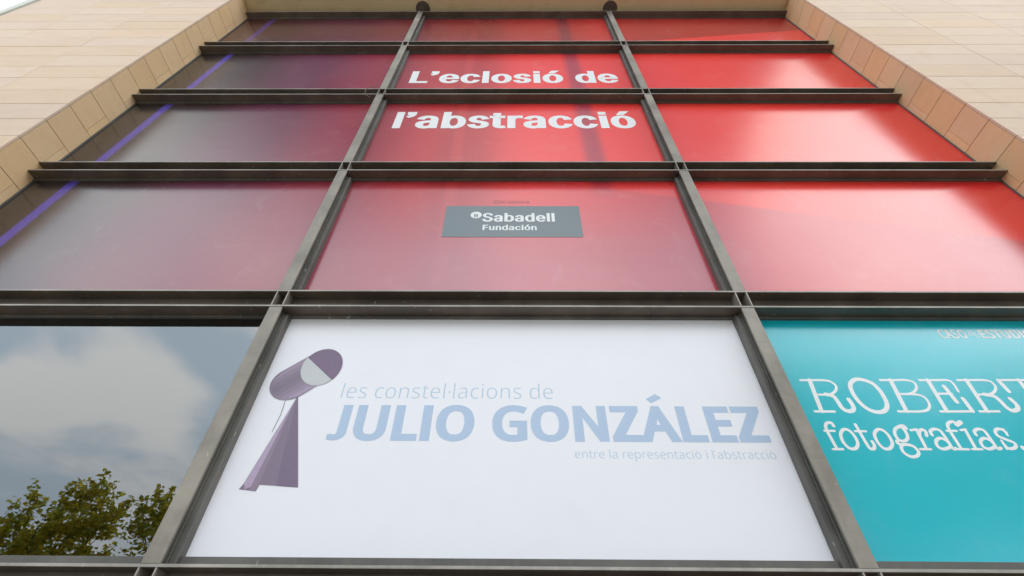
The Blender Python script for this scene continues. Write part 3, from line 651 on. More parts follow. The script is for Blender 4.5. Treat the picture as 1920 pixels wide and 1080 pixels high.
INTER = {"B":[456,[[60,0,60,509,241,509,266,508,289,504,310,499,329,491,345,481,359,469,371,456,381,442,388,426,394,410,397,392,398,374,397,358,395,344,392,331,387,320,380,310,373,301,365,293,356,286,347,280,336,275,326,270,315,267,315,262,327,261,339,257,351,252,363,245,374,237,385,227,394,216,402,203,409,189,414,173,417,155,418,136,417,117,413,100,408,83,400,67,390,52,377,39,362,28,344,18,324,10,301,4,275,1,247,0],[125,57,245,57,272,58,296,63,315,70,330,80,341,92,349,105,354,120,355,137,355,149,352,161,348,173,342,184,335,194,327,203,317,211,306,218,293,224,279,228,264,230,248,231,125,231],[125,285,238,285,252,286,265,288,277,291,288,296,299,302,308,309,316,317,323,326,329,337,333,348,335,359,336,372,334,388,330,403,323,417,313,429,299,439,283,446,263,450,240,452,125,452]]],"C":[510,[[267,-7,235,-5,205,1,177,11,150,25,126,42,104,63,86,88,70,115,57,146,48,179,42,215,40,254,42,293,48,329,57,362,70,393,86,421,104,445,126,466,150,484,177,498,205,508,235,514,267,516,286,515,305,513,323,509,340,504,357,498,373,490,388,481,402,471,415,460,427,447,438,433,448,418,456,402,463,385,469,367,473,348,408,348,405,361,401,373,395,384,389,395,382,404,375,413,366,421,357,428,348,435,337,440,327,445,315,449,304,452,292,454,280,455,267,456,245,454,223,450,203,443,184,432,166,419,150,403,137,385,125,364,116,340,109,314,105,285,103,254,105,223,109,194,116,168,125,145,137,123,151,105,166,89,184,76,203,66,223,59,245,54,267,53,280,53,292,55,304,57,315,60,327,64,337,69,348,74,357,81,366,88,375,96,382,105,389,114,395,125,401,136,405,148,408,160,473,160,469,142,463,124,457,107,448,91,438,76,428,62,416,49,402,38,388,28,373,19,357,11,341,5,323,0,305,-4,286,-6]]],"F":[410,[[60,0,60,509,369,509,369,452,125,452,125,278,346,278,346,221,125,221,125,0]]],"L":[393,[[60,0,60,509,125,509,125,57,361,57,361,0]]],"S":[447,[[224,-9,197,-8,172,-4,149,1,128,9,108,19,91,31,76,45,64,60,54,77,46,96,41,115,38,137,104,137,107,123,110,110,116,98,123,88,132,79,142,71,154,64,166,59,180,55,194,52,209,50,224,49,241,50,257,52,272,55,286,60,299,66,311,74,321,82,329,92,336,102,341,114,345,126,346,139,345,151,342,161,338,171,332,179,325,186,316,193,307,199,296,205,284,209,272,214,259,218,245,222,184,239,154,249,128,260,105,274,86,289,71,307,60,326,54,348,52,372,53,393,58,413,65,431,75,448,87,463,102,476,119,488,138,498,158,506,180,511,203,514,227,516,252,514,275,511,296,505,316,498,334,488,351,476,365,463,377,449,387,433,394,415,399,397,401,378,337,378,334,396,326,412,316,426,302,437,286,447,267,453,247,457,225,459,209,458,194,456,180,452,167,448,156,442,145,435,136,427,129,418,123,409,118,398,116,387,115,376,116,363,119,352,124,342,131,334,139,326,148,319,158,313,169,308,180,304,191,300,202,296,212,293,264,279,276,276,287,272,299,268,312,264,324,258,336,252,347,245,359,238,369,229,379,220,387,209,395,198,401,185,405,171,407,155,408,139,407,118,403,99,396,81,386,64,374,48,360,34,343,21,323,11,302,2,278,-4,252,-8]]],"a":[389,[[160,-9,142,-8,126,-5,110,-1,94,5,80,12,68,22,57,32,48,45,40,58,35,73,31,90,30,108,31,123,34,138,38,150,43,161,50,171,58,179,67,187,78,193,89,199,100,203,112,207,125,211,138,213,152,216,165,218,178,220,194,222,209,224,222,225,234,227,244,228,252,230,259,232,265,235,270,238,273,243,275,248,276,255,276,257,275,268,273,279,271,288,267,297,262,304,256,311,248,317,240,322,230,326,220,329,208,330,196,331,183,330,171,329,159,326,149,322,140,318,132,313,124,307,118,301,112,294,107,288,103,281,100,274,41,291,48,308,57,322,67,335,79,346,91,355,104,364,118,370,133,375,148,379,163,382,179,384,194,384,204,384,215,383,227,382,239,379,251,376,263,372,275,367,286,360,296,353,306,343,315,333,322,320,329,306,333,290,336,272,337,251,337,0,277,0,277,52,272,52,269,45,264,38,258,32,252,25,244,18,236,12,226,6,215,1,203,-3,190,-6,176,-8],[170,45,187,46,202,49,216,53,228,59,239,66,248,74,257,83,263,93,269,104,272,115,275,126,276,138,276,190,273,188,270,186,265,184,259,182,253,180,246,179,239,177,231,176,223,175,216,173,208,172,200,171,175,168,165,166,154,164,144,162,134,159,125,155,117,150,110,145,103,139,98,132,95,124,93,115,92,105,92,95,94,87,98,79,102,72,107,66,114,61,121,56,130,52,139,49,149,47,159,46]]],"b":[424,[[229,-8,213,-7,198,-5,184,-1,172,4,162,10,153,17,145,24,138,31,132,39,127,46,122,53,118,59,112,59,112,0,53,0,53,509,114,509,114,319,118,319,122,325,127,331,132,338,137,346,144,353,152,360,161,367,171,373,183,378,197,381,212,384,229,384,252,383,274,378,294,371,313,361,330,347,345,332,359,313,370,293,379,270,385,245,389,218,390,189,389,160,385,133,379,108,370,84,359,64,346,45,330,29,313,16,294,5,274,-2,252,-7],[220,47,237,48,253,51,267,57,279,66,291,76,301,88,309,101,316,117,321,133,325,151,327,170,328,189,327,209,325,227,321,245,316,261,309,276,301,290,291,301,280,311,267,319,253,325,237,329,220,330,203,329,188,325,174,320,161,312,150,302,140,291,132,278,125,263,120,247,116,229,113,210,113,189,113,169,116,150,120,132,125,115,132,100,140,86,150,75,162,65,174,57,188,51,204,48]]],"c":[396,[[207,-8,182,-7,159,-2,137,6,117,16,98,30,82,46,68,64,56,85,46,108,40,133,36,159,34,187,36,216,40,243,46,268,56,291,68,312,82,330,98,346,117,360,137,371,159,378,182,383,207,384,221,384,234,383,247,380,260,377,272,373,284,368,295,362,305,356,315,349,324,341,332,332,340,322,347,312,353,301,358,289,362,277,303,262,301,269,298,276,294,283,290,289,286,295,281,301,276,306,270,311,264,315,257,319,250,322,242,325,234,327,226,329,217,329,207,330,189,329,173,325,158,319,145,310,134,300,124,287,115,274,108,258,103,242,99,224,97,206,96,187,97,169,99,151,103,134,108,117,115,102,124,89,134,76,145,66,158,57,173,51,189,48,207,46,217,47,226,48,234,49,243,52,250,54,258,58,264,62,271,66,277,71,282,76,287,82,292,89,296,95,299,102,302,110,304,117,363,102,359,90,354,78,348,67,341,56,334,46,325,37,316,29,306,21,296,15,285,9,273,4,261,-1,248,-4,235,-6,221,-8]]],"d":[424,[[195,-8,172,-7,151,-2,130,5,111,16,94,29,79,45,66,64,55,84,46,108,39,133,35,160,34,189,35,218,39,245,46,270,55,293,66,313,79,332,95,347,112,361,131,371,151,378,173,383,196,384,213,384,228,381,241,378,253,373,263,367,272,360,280,353,287,346,293,338,298,331,303,325,306,319,311,319,311,509,372,509,372,0,313,0,313,59,307,59,303,53,298,46,293,39,287,31,280,24,272,17,263,10,252,4,241,-1,227,-5,212,-7],[205,47,221,48,236,51,250,57,263,65,274,75,284,86,293,100,299,115,305,132,309,150,311,169,312,189,311,210,309,229,305,247,300,263,293,278,284,291,275,302,263,312,251,320,237,325,221,329,205,330,187,329,172,325,157,319,145,311,133,301,124,290,115,276,108,261,103,245,99,227,97,209,96,189,97,170,99,151,103,133,109,117,115,101,124,88,134,76,145,66,158,57,172,51,188,48]]],"e":[404,[[212,-8,185,-7,161,-2,138,6,117,16,98,30,82,46,68,64,56,85,46,108,40,132,35,159,34,187,35,215,39,242,46,267,55,290,67,311,81,329,97,346,115,359,135,370,157,378,180,383,205,384,221,384,236,382,251,379,266,374,280,368,294,361,307,351,319,341,331,329,341,315,350,299,357,282,363,263,368,242,370,219,371,194,371,169,75,169,75,221,338,221,310,202,309,220,307,237,303,254,298,269,291,282,283,294,273,305,263,314,250,321,237,326,222,329,205,330,189,329,173,326,159,321,146,313,135,304,125,294,116,282,109,270,103,256,99,241,97,226,96,211,96,178,97,157,100,139,104,122,110,106,118,92,128,80,139,70,151,61,165,55,179,50,195,47,212,46,224,47,234,48,244,50,254,53,263,56,271,61,278,66,285,73,292,80,297,88,302,96,306,105,365,91,360,77,353,63,345,51,335,39,324,29,311,19,298,11,283,4,266,-1,249,-5,231,-7]]],"i":[167,[[53,0,53,379,114,379,114,0],[53,438,53,509,114,509,114,438]]],"l":[167,[[53,0,53,509,114,509,114,0]]],"n":[410,[[114,227,114,0,53,0,53,379,112,379,112,287,102,287,112,312,124,332,137,349,152,362,169,372,187,379,207,383,227,384,246,383,264,380,280,376,295,369,309,360,321,349,332,336,341,321,348,304,353,285,356,264,357,240,357,0,296,0,296,235,295,256,290,275,283,291,273,304,260,315,246,323,229,328,210,329,197,328,184,326,172,322,161,317,150,311,141,303,133,293,126,283,121,271,117,257,114,243]]],"o":[415,[[207,-8,182,-7,159,-2,137,6,117,16,98,30,82,46,68,64,56,85,46,108,40,133,36,159,34,187,36,216,40,243,46,268,56,291,68,312,82,330,98,346,117,360,137,371,159,378,182,383,207,384,233,383,256,378,278,371,299,360,317,346,333,330,347,312,359,291,369,268,376,243,380,216,381,187,380,159,376,133,369,108,359,85,347,64,333,46,317,30,299,16,278,6,256,-2,233,-7],[207,46,226,48,242,51,257,57,270,66,282,76,292,89,300,102,307,117,312,134,316,151,318,169,319,187,318,206,316,224,312,242,307,258,300,274,292,287,282,300,270,310,257,319,242,325,226,329,207,330,189,329,173,325,158,319,145,310,134,300,124,287,115,274,108,258,103,242,99,224,97,206,96,187,97,169,99,151,103,134,108,117,115,102,124,89,134,76,145,66,158,57,173,51,189,48]]],"r":[259,[[53,0,53,379,112,379,112,321,115,321,122,335,130,347,140,358,152,367,166,375,181,380,196,384,213,385,229,384,243,384,243,322,230,324,224,325,219,325,213,326,207,326,194,325,182,323,170,319,159,315,149,309,140,301,132,293,126,284,121,273,117,262,114,250,114,237,114,0]]],"s":[365,[[182,-8,163,-7,145,-5,128,-2,112,3,98,10,84,18,72,27,62,38,53,50,45,63,40,78,36,94,94,107,99,92,105,79,114,69,124,60,136,54,150,49,165,46,181,45,200,46,217,50,232,55,244,62,255,71,262,81,267,91,268,103,267,112,265,121,260,129,254,136,246,142,237,147,225,151,212,155,149,170,125,177,104,186,87,196,72,208,61,222,53,237,48,255,47,274,48,290,51,305,57,319,65,332,75,343,87,354,100,363,115,370,131,377,149,381,167,384,187,384,206,384,223,381,239,378,254,372,267,366,279,358,290,349,299,339,307,328,314,316,319,303,324,290,268,277,264,288,258,298,251,307,243,316,232,323,219,328,205,331,187,333,171,332,156,329,143,324,131,317,121,308,114,299,110,289,109,277,110,267,112,258,117,250,124,243,133,237,144,232,157,227,172,223,229,209,254,202,275,194,292,183,306,171,317,158,325,142,330,125,331,107,330,90,326,75,321,61,312,47,302,35,290,24,276,15,260,6,242,0,223,-5,203,-7]]],"t":[227,[[204,379,204,327,6,327,6,379],[65,471,126,471,126,98,127,86,128,76,132,68,136,61,142,56,150,53,159,51,170,50,185,51,202,54,213,2,208,0,203,-1,198,-2,192,-3,186,-3,180,-4,174,-4,168,-4,145,-3,125,2,107,10,92,21,80,35,72,52,67,71,65,93]]],"u":[410,[[182,-5,164,-4,146,-1,130,4,115,11,101,20,89,31,78,44,69,59,62,76,57,95,54,116,53,139,53,379,114,379,114,144,115,123,119,105,127,89,137,75,150,64,164,56,181,52,200,50,213,51,226,53,238,57,249,62,259,69,268,77,276,86,283,97,289,109,293,122,295,137,296,153,296,379,357,379,357,0,298,0,298,92,307,92,297,67,286,47,272,30,257,17,240,7,222,0,203,-4]]],"·":[196,[[98,196,89,197,81,200,73,204,66,210,60,217,56,224,53,233,52,242,53,251,56,259,60,267,66,274,73,280,81,284,89,287,98,287,107,287,116,284,123,280,130,274,136,267,140,259,143,251,144,242,143,233,140,224,136,217,130,210,123,204,116,200,107,197]]],"ó":[415,[[207,-8,182,-7,159,-2,137,6,117,16,98,30,82,46,68,64,56,85,46,108,40,133,36,159,34,187,36,216,40,243,46,268,56,291,68,312,82,330,98,346,117,360,137,371,159,378,182,383,207,384,233,383,256,378,278,371,299,360,317,346,333,330,347,312,359,291,369,268,376,243,380,216,381,187,380,159,376,133,369,108,359,85,347,64,333,46,317,30,299,16,278,6,256,-2,233,-7],[207,46,226,48,242,51,257,57,270,66,282,76,292,89,300,102,307,117,312,134,316,151,318,169,319,187,318,206,316,224,312,242,307,258,300,274,292,287,282,300,270,310,257,319,242,325,226,329,207,330,189,329,173,325,158,319,145,310,134,300,124,287,115,274,108,258,103,242,99,224,97,206,96,187,97,169,99,151,103,134,108,117,115,102,124,89,134,76,145,66,158,57,173,51,189,48],[181,429,228,529,297,529,231,429]]],"’":[158,[[36,509,122,509,122,452,112,404,86,368,46,340,30,368,56,388,68,410,72,434,36,434]]]," ":[188,[]]}
STROKES = [[1,0,[2.356,3.928,2.444,3.928,2.539,3.928,2.594,3.916,2.621,3.877,2.605,3.836,2.56,3.8,2.511,3.789,2.442,3.789]],[2,0,[2.431,3.928,2.399,3.638]],[1,0,[2.347,3.635,2.5,3.635]],[2,0,[2.502,3.792,2.553,3.775,2.567,3.722,2.574,3.666,2.604,3.639,2.645,3.645,2.666,3.672,2.668,3.711,2.663,3.745]],[2,1,[2.815,3.938,2.752,3.896,2.726,3.825,2.732,3.733,2.768,3.662,2.828,3.631,2.898,3.646,2.946,3.707,2.957,3.809,2.936,3.891,2.882,3.93]],[1,0,[3.012,3.931,3.118,3.931,3.219,3.932,3.273,3.914,3.274,3.868,3.229,3.821,3.167,3.798,3.092,3.797]],[2,0,[3.098,3.931,3.062,3.641]],[1,0,[2.998,3.638,3.079,3.638,3.17,3.639,3.237,3.655,3.278,3.703,3.279,3.764,3.236,3.792,3.151,3.797]],[1,0,[3.334,3.932,3.45,3.932,3.56,3.933,3.589,3.915,3.59,3.87,3.584,3.823]],[2,0,[3.404,3.932,3.377,3.643]],[1,0,[3.404,3.802,3.516,3.802]],[2,0,[3.5,3.872,3.508,3.726]],[1,0,[3.327,3.639,3.46,3.64,3.582,3.641]],[2,0,[3.577,3.644,3.578,3.755]],[1,0,[3.646,3.933,3.751,3.934,3.861,3.934,3.911,3.919,3.915,3.871,3.875,3.825,3.817,3.799,3.717,3.795]],[2,0,[3.721,3.934,3.691,3.644]],[1,0,[3.632,3.641,3.784,3.642]],[2,0,[3.777,3.796,3.839,3.781,3.859,3.733,3.867,3.678,3.892,3.648,3.941,3.662,3.962,3.7,3.952,3.756]],[1,0,[3.977,3.935,4.123,3.936,4.263,3.936]],[2,0,[3.984,3.932,3.992,3.828]],[2,0,[4.153,3.936,4.133,3.647]],[1,0,[4.06,3.643,4.221,3.644]],[2,0,[4.255,3.932,4.26,3.829]],[3,0,[2.434,3.509,2.427,3.535,2.396,3.535,2.372,3.509,2.365,3.46,2.371,3.321]],[4,0,[2.345,3.468,2.421,3.468]],[4,0,[2.341,3.319,2.413,3.32]],[3,1,[2.487,3.476,2.454,3.44,2.442,3.38,2.462,3.33,2.504,3.324,2.542,3.359,2.552,3.41,2.54,3.46,2.516,3.481]],[3,0,[2.605,3.522,2.607,3.456,2.609,3.361,2.617,3.326,2.642,3.325,2.66,3.35,2.66,3.381]],[4,0,[2.575,3.466,2.656,3.466]],[3,1,[2.745,3.477,2.708,3.441,2.698,3.381,2.714,3.331,2.756,3.325,2.799,3.362,2.81,3.417,2.798,3.462,2.775,3.482]],[3,1,[2.923,3.503,2.883,3.48,2.861,3.437,2.868,3.394,2.904,3.388,2.941,3.414,2.954,3.46,2.947,3.496]],[3,0,[2.93,3.508,2.966,3.514,2.974,3.491]],[3,0,[2.861,3.394,2.842,3.38,2.852,3.361,2.9,3.359]],[3,1,[2.896,3.359,2.942,3.346,2.956,3.301,2.924,3.269,2.877,3.265,2.846,3.295,2.848,3.333,2.867,3.355]],[4,0,[2.999,3.475,3.05,3.484]],[3,0,[3.046,3.481,3.028,3.325]],[4,0,[2.982,3.323,3.059,3.323]],[3,0,[3.043,3.438,3.062,3.468,3.092,3.482,3.105,3.463,3.092,3.431]],[3,0,[3.138,3.438,3.144,3.468,3.181,3.487,3.218,3.476,3.225,3.429,3.223,3.35,3.228,3.326,3.249,3.331]],[3,1,[3.215,3.394,3.18,3.412,3.137,3.388,3.124,3.345,3.151,3.325,3.202,3.337,3.222,3.355]],[3,0,[3.374,3.524,3.372,3.55,3.335,3.545,3.304,3.517,3.293,3.464,3.284,3.326]],[4,0,[3.269,3.472,3.343,3.473]],[4,0,[3.26,3.324,3.336,3.324]],[2,0,[3.378,3.524,3.421,3.547]],[4,0,[3.379,3.479,3.42,3.485]],[3,0,[3.414,3.483,3.391,3.327]],[4,0,[3.363,3.325,3.435,3.325]],[3,0,[3.468,3.44,3.476,3.47,3.515,3.489,3.55,3.478,3.554,3.43,3.55,3.352,3.554,3.328,3.58,3.336]],[3,1,[3.542,3.396,3.509,3.413,3.466,3.388,3.457,3.345,3.485,3.327,3.529,3.339,3.55,3.356]],[4,0,[3.705,3.489,3.702,3.438]],[3,0,[3.707,3.461,3.696,3.484,3.662,3.49,3.631,3.468,3.626,3.434,3.662,3.406,3.704,3.379,3.7,3.35,3.665,3.332,3.63,3.334,3.622,3.365]],[4,0,[3.625,3.394,3.617,3.328]],[2,0,[3.743,3.338,3.744,3.332]]]
YL = YP * S - .0007


def mesh_of_curve(cu):
    o = bpy.data.objects.new('tmp', cu)
    COL.objects.link(o)
    dg = bpy.context.evaluated_depsgraph_get()
    dg.update()
    me = bpy.data.meshes.new_from_object(o.evaluated_get(dg))
    v = [tuple(p.co) for p in me.vertices]
    f = [tuple(p.vertices) for p in me.polygons]
    bpy.data.objects.remove(o)
    bpy.data.meshes.remove(me)
    return v, f


def shifted(pts, d, dv=None):
    """A closed outline moved d outwards with mitred corners (outer contours run clockwise)."""
    n = len(pts)
    res = []
    for i in range(n):
        p, a, b = Vector(pts[i]), Vector(pts[i - 1]), Vector(pts[(i + 1) % n])
        e0, e1 = (p - a).normalized(), (b - p).normalized()
        n0, n1 = Vector((-e0.y, e0.x)), Vector((-e1.y, e1.x))
        k = n0 + n1
        k = n0 if k.length < 0.3 else k / max(0.45, k.length_squared / 2)
        res.append((p.x + k.x * d, p.y + k.y * (d if dv is None else dv)))
    return res


ACUTE = [0, 0, 44, 92, 108, 92, 40, 0]


def text_shape(font, body, off, track=.4, offv=None):
    """Vertices (x, z, layer), faces and cap height of a line of text; off thickens (or thins) the strokes."""
    outl = []
    offv = off if offv is None else offv
    pen = 0.0
    cap = max(font['I' if font is NOTO else 'L'][1][0][1::2]) / 1000

    def add(pts, ox=0.0, oy=0.0):
        q = [(pts[2 * i] / 1000 + ox, pts[2 * i + 1] / 1000 + oy) for i in range(len(pts) // 2)]
        q = [p for i, p in enumerate(q) if (Vector(p) - Vector(q[i - 1])).length > .003]
        outl.append(q)
    for ch in body:
        if font is NOTO and ch == '·':
            add([-14, 0, 33, 48, 80, 0, 33, -48], pen + .03, .21)
            pen += .13
            continue
        if font is NOTO and ch == '’':
            add([20, 0, 74, 0, 42, -120, 5, -120], pen + .02, .50)
            pen += .115
            continue
        base = {'ó': 'o', 'Á': 'A'}.get(ch, ch) if font is NOTO else ch
        adv, cs = font[base]
        for k in cs:
            add(k, pen)
        if base != ch:
            big = ch == 'Á'
            add([0, 0, 92, 62, 122, 30, 24, -30] if big else ACUTE, pen + (.165 if big else .135), .605 if big else .40)
        pen += adv / 1000 + max(0.0, off) * track
    if off < 0:
        outl = [shifted(q, off) for q in outl]
    def area(q):
        return sum(q[i - 1][0] * q[i][1] - q[i][0] * q[i - 1][1] for i in range(len(q)))

    def inside(p, q):
        c = False
        for i in range(len(q)):
            (x1, y1), (x2, y2) = q[i - 1], q[i]
            if (y1 > p[1]) != (y2 > p[1]) and p[0] < (x2 - x1) * (p[1] - y1) / (y2 - y1) + x1:
                c = not c
        return c
    outer = [q for q in outl if area(q) < 0]
    holes = [q for q in outl if area(q) >= 0]
    v, f = [], []
    for gi, q0 in enumerate(outer):                    # each outer contour is filled on its own, with the holes inside it
        cu = bpy.data.curves.new('txt', 'CURVE')
        cu.dimensions = '2D'
        cu.fill_mode = 'BOTH'
        for q in [q0] + [h for h in holes if inside(h[0], q0)]:
            sp = cu.splines.new('POLY')
            sp.points.add(len(q) - 1)
            for i, p in enumerate(q):
                sp.points[i].co = (p[0], p[1], 0, 1)
            sp.use_cyclic_u = True
        vv, fv = mesh_of_curve(cu)
        b0 = len(v)
        v += [(p[0], p[1], -(gi % 2)) for p in vv]
        f += [tuple(b0 + i for i in q) for q in fv]
    f = list(f)
    if off > 0:
        for q in outl:
            n = len(q)
            o_, i_ = shifted(q, off, offv), shifted(q, -.004)
            for i in range(n):
                j = (i + 1) % n
                if (Vector(o_[j]) - Vector(o_[i])).dot(Vector(q[j]) - Vector(q[i])) <= 1e-9:
                    mid = ((o_[i][0] + o_[j][0]) / 2, (o_[i][1] + o_[j][1]) / 2)
                    b = len(v)
                    lay = 14 + i % 5
                    v += [(*mid, lay), (*i_[j], lay), (*i_[i], lay)]
                    f.append((b, b + 1, b + 2))
                    continue
                b = len(v)
                lay = 1 + i % 13
                v += [(*o_[i], lay), (*o_[j], lay), (*i_[j], lay), (*i_[i], lay)]
                f.append((b, b + 1, b + 2, b + 3))
    return v, f, cap + 2 * offv


def lettering(parent, lines, name='lettering', y=YL):
    """lines: (kind, body, off, x0, x1, baseline, cap, material) in facade units, all in one mesh."""
    m = MB()
    mats = []
    for kind, body, off, offv, x0, x1, zb, cap, mat in lines:
        if mat not in mats:
            mats.append(mat)
        v, f, ch = text_shape(INTER if kind == 's' else NOTO, body, off, 1.0 if kind == 's' else .75, offv)
        lo, hi = min(p[0] for p in v), max(p[0] for p in v)
        kx = (x1 - x0) / (hi - lo)
        kz = cap / ch
        lay = [p[2] for p in v]
        pts = [P(x0 + (p[0] - lo) * kx, 0, zb + (p[1] + offv) * kz) for p in v]
        pts = [(p[0], y - .00006 * k, p[2]) for p, k in zip(pts, lay)]
        ff = []
        for q in f:
            a, b, c = (Vector(pts[i]) for i in q[:3])
            ff.append(q if (b - a).cross(c - a).y < 0 else tuple(reversed(q)))
        m.poly(pts, ff, (1, 1, 1), mats.index(mat))
    return m.build(name, mats, parent)


def spline(pts, closed, k=6):
    n = len(pts)
    res = []
    rngi = range(n if closed else n - 1)
    for i in rngi:
        g_ = (lambda j: pts[j % n]) if closed else (lambda j: pts[max(0, min(n - 1, j))])
        p0, p1, p2, p3 = g_(i - 1), g_(i), g_(i + 1), g_(i + 2)
        for s in range(k):
            t = s / k
            res.append(tuple(0.5 * (2 * p1[d] + (p2[d] - p0[d]) * t + (2 * p0[d] - 5 * p1[d] + 4 * p2[d] - p3[d]) * t * t
                                    + (3 * p1[d] - p0[d] - 3 * p2[d] + p3[d]) * t ** 3) for d in (0, 1)))
    if not closed:
        res.append(pts[-1])
    return res


def ribbon(m, pts, wd, closed, y, mat=0):
    """A flat pen stroke with round ends in the XZ plane."""
    n = len(pts)
    L, Rr = [], []
    for i in range(n):
        a = pts[(i - 1) % n] if closed else pts[max(0, i - 1)]
        b = pts[(i + 1) % n] if closed else pts[min(n - 1, i + 1)]
        d = Vector((b[0] - a[0], b[1] - a[1])).normalized()
        L.append((pts[i][0] - d.y * wd, y, pts[i][1] + d.x * wd))
        Rr.append((pts[i][0] + d.y * wd, y, pts[i][1] - d.x * wd))
    fc = [(n + i, n + (i + 1) % n, (i + 1) % n, i) for i in range(n if closed else n - 1)]
    m.poly(L + Rr, fc, (1, 1, 1), mat)
    if not closed:
        for end in (0, n - 1):
            q = pts[end]
            o = pts[1] if end == 0 else pts[n - 2]
            d = Vector((q[0] - o[0], q[1] - o[1])).normalized()
            arc = []
            for s in range(9):
                an = -math.pi / 2 + math.pi * s / 8
                e = Vector((d.x * math.cos(an) - d.y * math.sin(an), d.x * math.sin(an) + d.y * math.cos(an)))
                arc.append((q[0] + e.x * wd, y - .000024, q[1] + e.y * wd))
            m.poly(arc, [tuple(range(9))], (1, 1, 1), mat)


# ------------------------------------------------------------------ printed films
def film(c, r, name, label, cat, mat, group=None):
    xa, xb = bays[c]
    zl, zh = spans[r]
    x0 = xa * S + (.0125 if c == 0 else RW * S + .0005)
    x1 = xb * S - (.0125 if c == 2 else RW * S + .0005)
    z0, z1 = zl * S + EYE + .0725, zh * S + EYE - .0285
    m = MB()
    m.box(x0, x1, YP * S, YP * S + .006, z0, z1)
    o = m.build(name, mat)
    for v in o.data.vertices:
        v.co -= Vector(((x0 + x1) / 2, YP * S, z0))
    o.location = ((x0 + x1) / 2, YP * S, z0)
    return tag(o, label, cat, group)


def onto(parent, obj):
    return obj


RL = {(0, 0): 'near-black film with a violet line in the highest row, under the soffit',
      (1, 0): 'shallow dark red film under the soffit between the two round collars',
      (2, 0): 'red film with a slanting dark upper edge, in the highest row',
      (0, 1): 'dark maroon film with violet line, just under the highest row',
      (1, 1): "red film lettered L'eclosió de in white",
      (2, 1): 'plain bright red film beside the words L’eclosió de',
      (0, 2): 'maroon film with violet line, level with the word l’abstracció',
      (1, 2): 'red film lettered l’abstracció in white',
      (2, 2): 'plain red film with a broad pale sheen beside the word l’abstracció',
      (0, 3): 'mauve film with violet line, directly above the bare reflecting glass',
      (1, 3): 'pinkish red film carrying the grey sponsor label',
      (2, 3): 'red and pale pink film directly above the teal panel'}
F = {}
for (c, r), lab in RL.items():
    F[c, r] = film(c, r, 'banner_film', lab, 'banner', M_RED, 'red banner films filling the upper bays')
F[1, 4] = film(1, 4, 'banner_film', 'white film with large pale blue lettering and a purple sculpture picture', 'banner', M_WHITE)
F[2, 4] = film(2, 4, 'banner_film', 'teal film with white typewriter lettering in the lowest visible row', 'banner', M_TEAL)

lettering(F[1, 1], [('s', 'L’eclosió de', .038, .013, -.592, .564, 2.668, .169, I_WHITE)])
lettering(F[1, 2], [('s', 'l’abstracció', .038, .013, -.586, .568, 2.134, .172, I_WHITE)])
# grey sponsor label: rectangle, then its lettering a hair in front
m = MB()
a, b = P(-.2605, 0, 1.3175), P(.2335, 0, 1.5025)
m.box(a[0], b[0], YP * S - .0030, YP * S - .0004, a[2], b[2])
lab = m.build('sponsor_label', I_GREY, F[1, 3])
yl = YP * S - .0042
lettering(lab, [('s', 'Sabadell', .034, .012, -.123, .140, 1.4055, .052, I_WHITE), ('s', 'Fundación', .030, .012, -.119, .073, 1.3555, .031, I_WHITE)], 'lettering', yl)
m = MB()
cx, cz, rx = -.1465 * S, 1.4455 * S + EYE, .0205 * S
pts = [(cx + rx * math.cos(6.2832 * k / 28), yl, cz + rx * math.sin(6.2832 * k / 28)) for k in range(28)]
m.poly(pts, [tuple(range(28))], (1, 1, 1), 0)
v, f, ch = text_shape(INTER, 'B', .012)
lo, hi = min(p[0] for p in v), max(p[0] for p in v)
k = .020 * S / ch
pts = [(cx + (p[0] - (lo + hi) / 2) * k, yl - .0014 - .00006 * p[2], cz + (p[1] - .36) * k) for p in v]
m.poly(pts, [q if (Vector(pts[q[1]]) - Vector(pts[q[0]])).cross(Vector(pts[q[2]]) - Vector(pts[q[0]])).y < 0 else tuple(reversed(q)) for q in f], (1, 1, 1), 1)
m.build('logo', [I_WHITE, I_GREY], lab)
lettering(F[1, 3], [('s', 'Col·labora', -.004, -.004, -.085, .050, 1.521, .020, I_DARK)])

lettering(F[1, 4], [('h', 'les constel·lacions de', -.011, -.010, -.442, .0935, .6685, .0425, I_PALE),
                    ('h', 'JULIO GONZÁLEZ', .035, .022, -.447, .597, .5530, .0955, I_BLUE),
                    ('h', 'entre la representació i l’abstracció', -.008, -.008, .136, .594, .5125, .0200, I_PALE)])

# printed picture: a generic upright metal form (plain drum on a folded sheet stand)
def outline(pts, y, tints, mat, m):
    q = [P(a, 0, b) for a, b in pts]
    m.poly([(p[0], y, p[2]) for p in q], [tuple(range(len(q)))], tints, mat)


m = MB()
yb = YP * S - .0012
stand = [(-.552, .672), (-.5495, .672), (-.4745, .4415), (-.500, .4430), (-.530, .4455), (-.5615, .4470), (-.5640, .4325), (-.6030, .4370), (-.5975, .4500)]
stand.reverse()
outline(stand, yb, (1, 1, 1), 0, m)
fold = [(-.5525, .668), (-.5640, .4330), (-.5760, .4340), (-.5845, .4480)]
outline(fold, yb - .0008, (1.25, 1.24, 1.2), 0, m)
outline([(-.5525, .668), (-.5790, .4430), (-.5900, .4365), (-.5965, .4505)], yb - .0010, (2.1, 2.1, 2.1), 0, m)
outline([(-.5505, .668), (-.4780, .4425), (-.5250, .4450)], yb - .0009, (.86, .80, .9), 0, m)
drum = []
c0, c1, rr = (-.580, .712), (-.520, .766), .054
d = Vector((c1[0] - c0[0], c1[1] - c0[1])).normalized()
for s in range(17):
    an = math.pi / 2 + math.pi * s / 16
    e = Vector((d.x * math.cos(an) - d.y * math.sin(an), d.x * math.sin(an) + d.y * math.cos(an)))
    drum.append((c0[0] + e.x * rr, c0[1] + e.y * rr * .95))
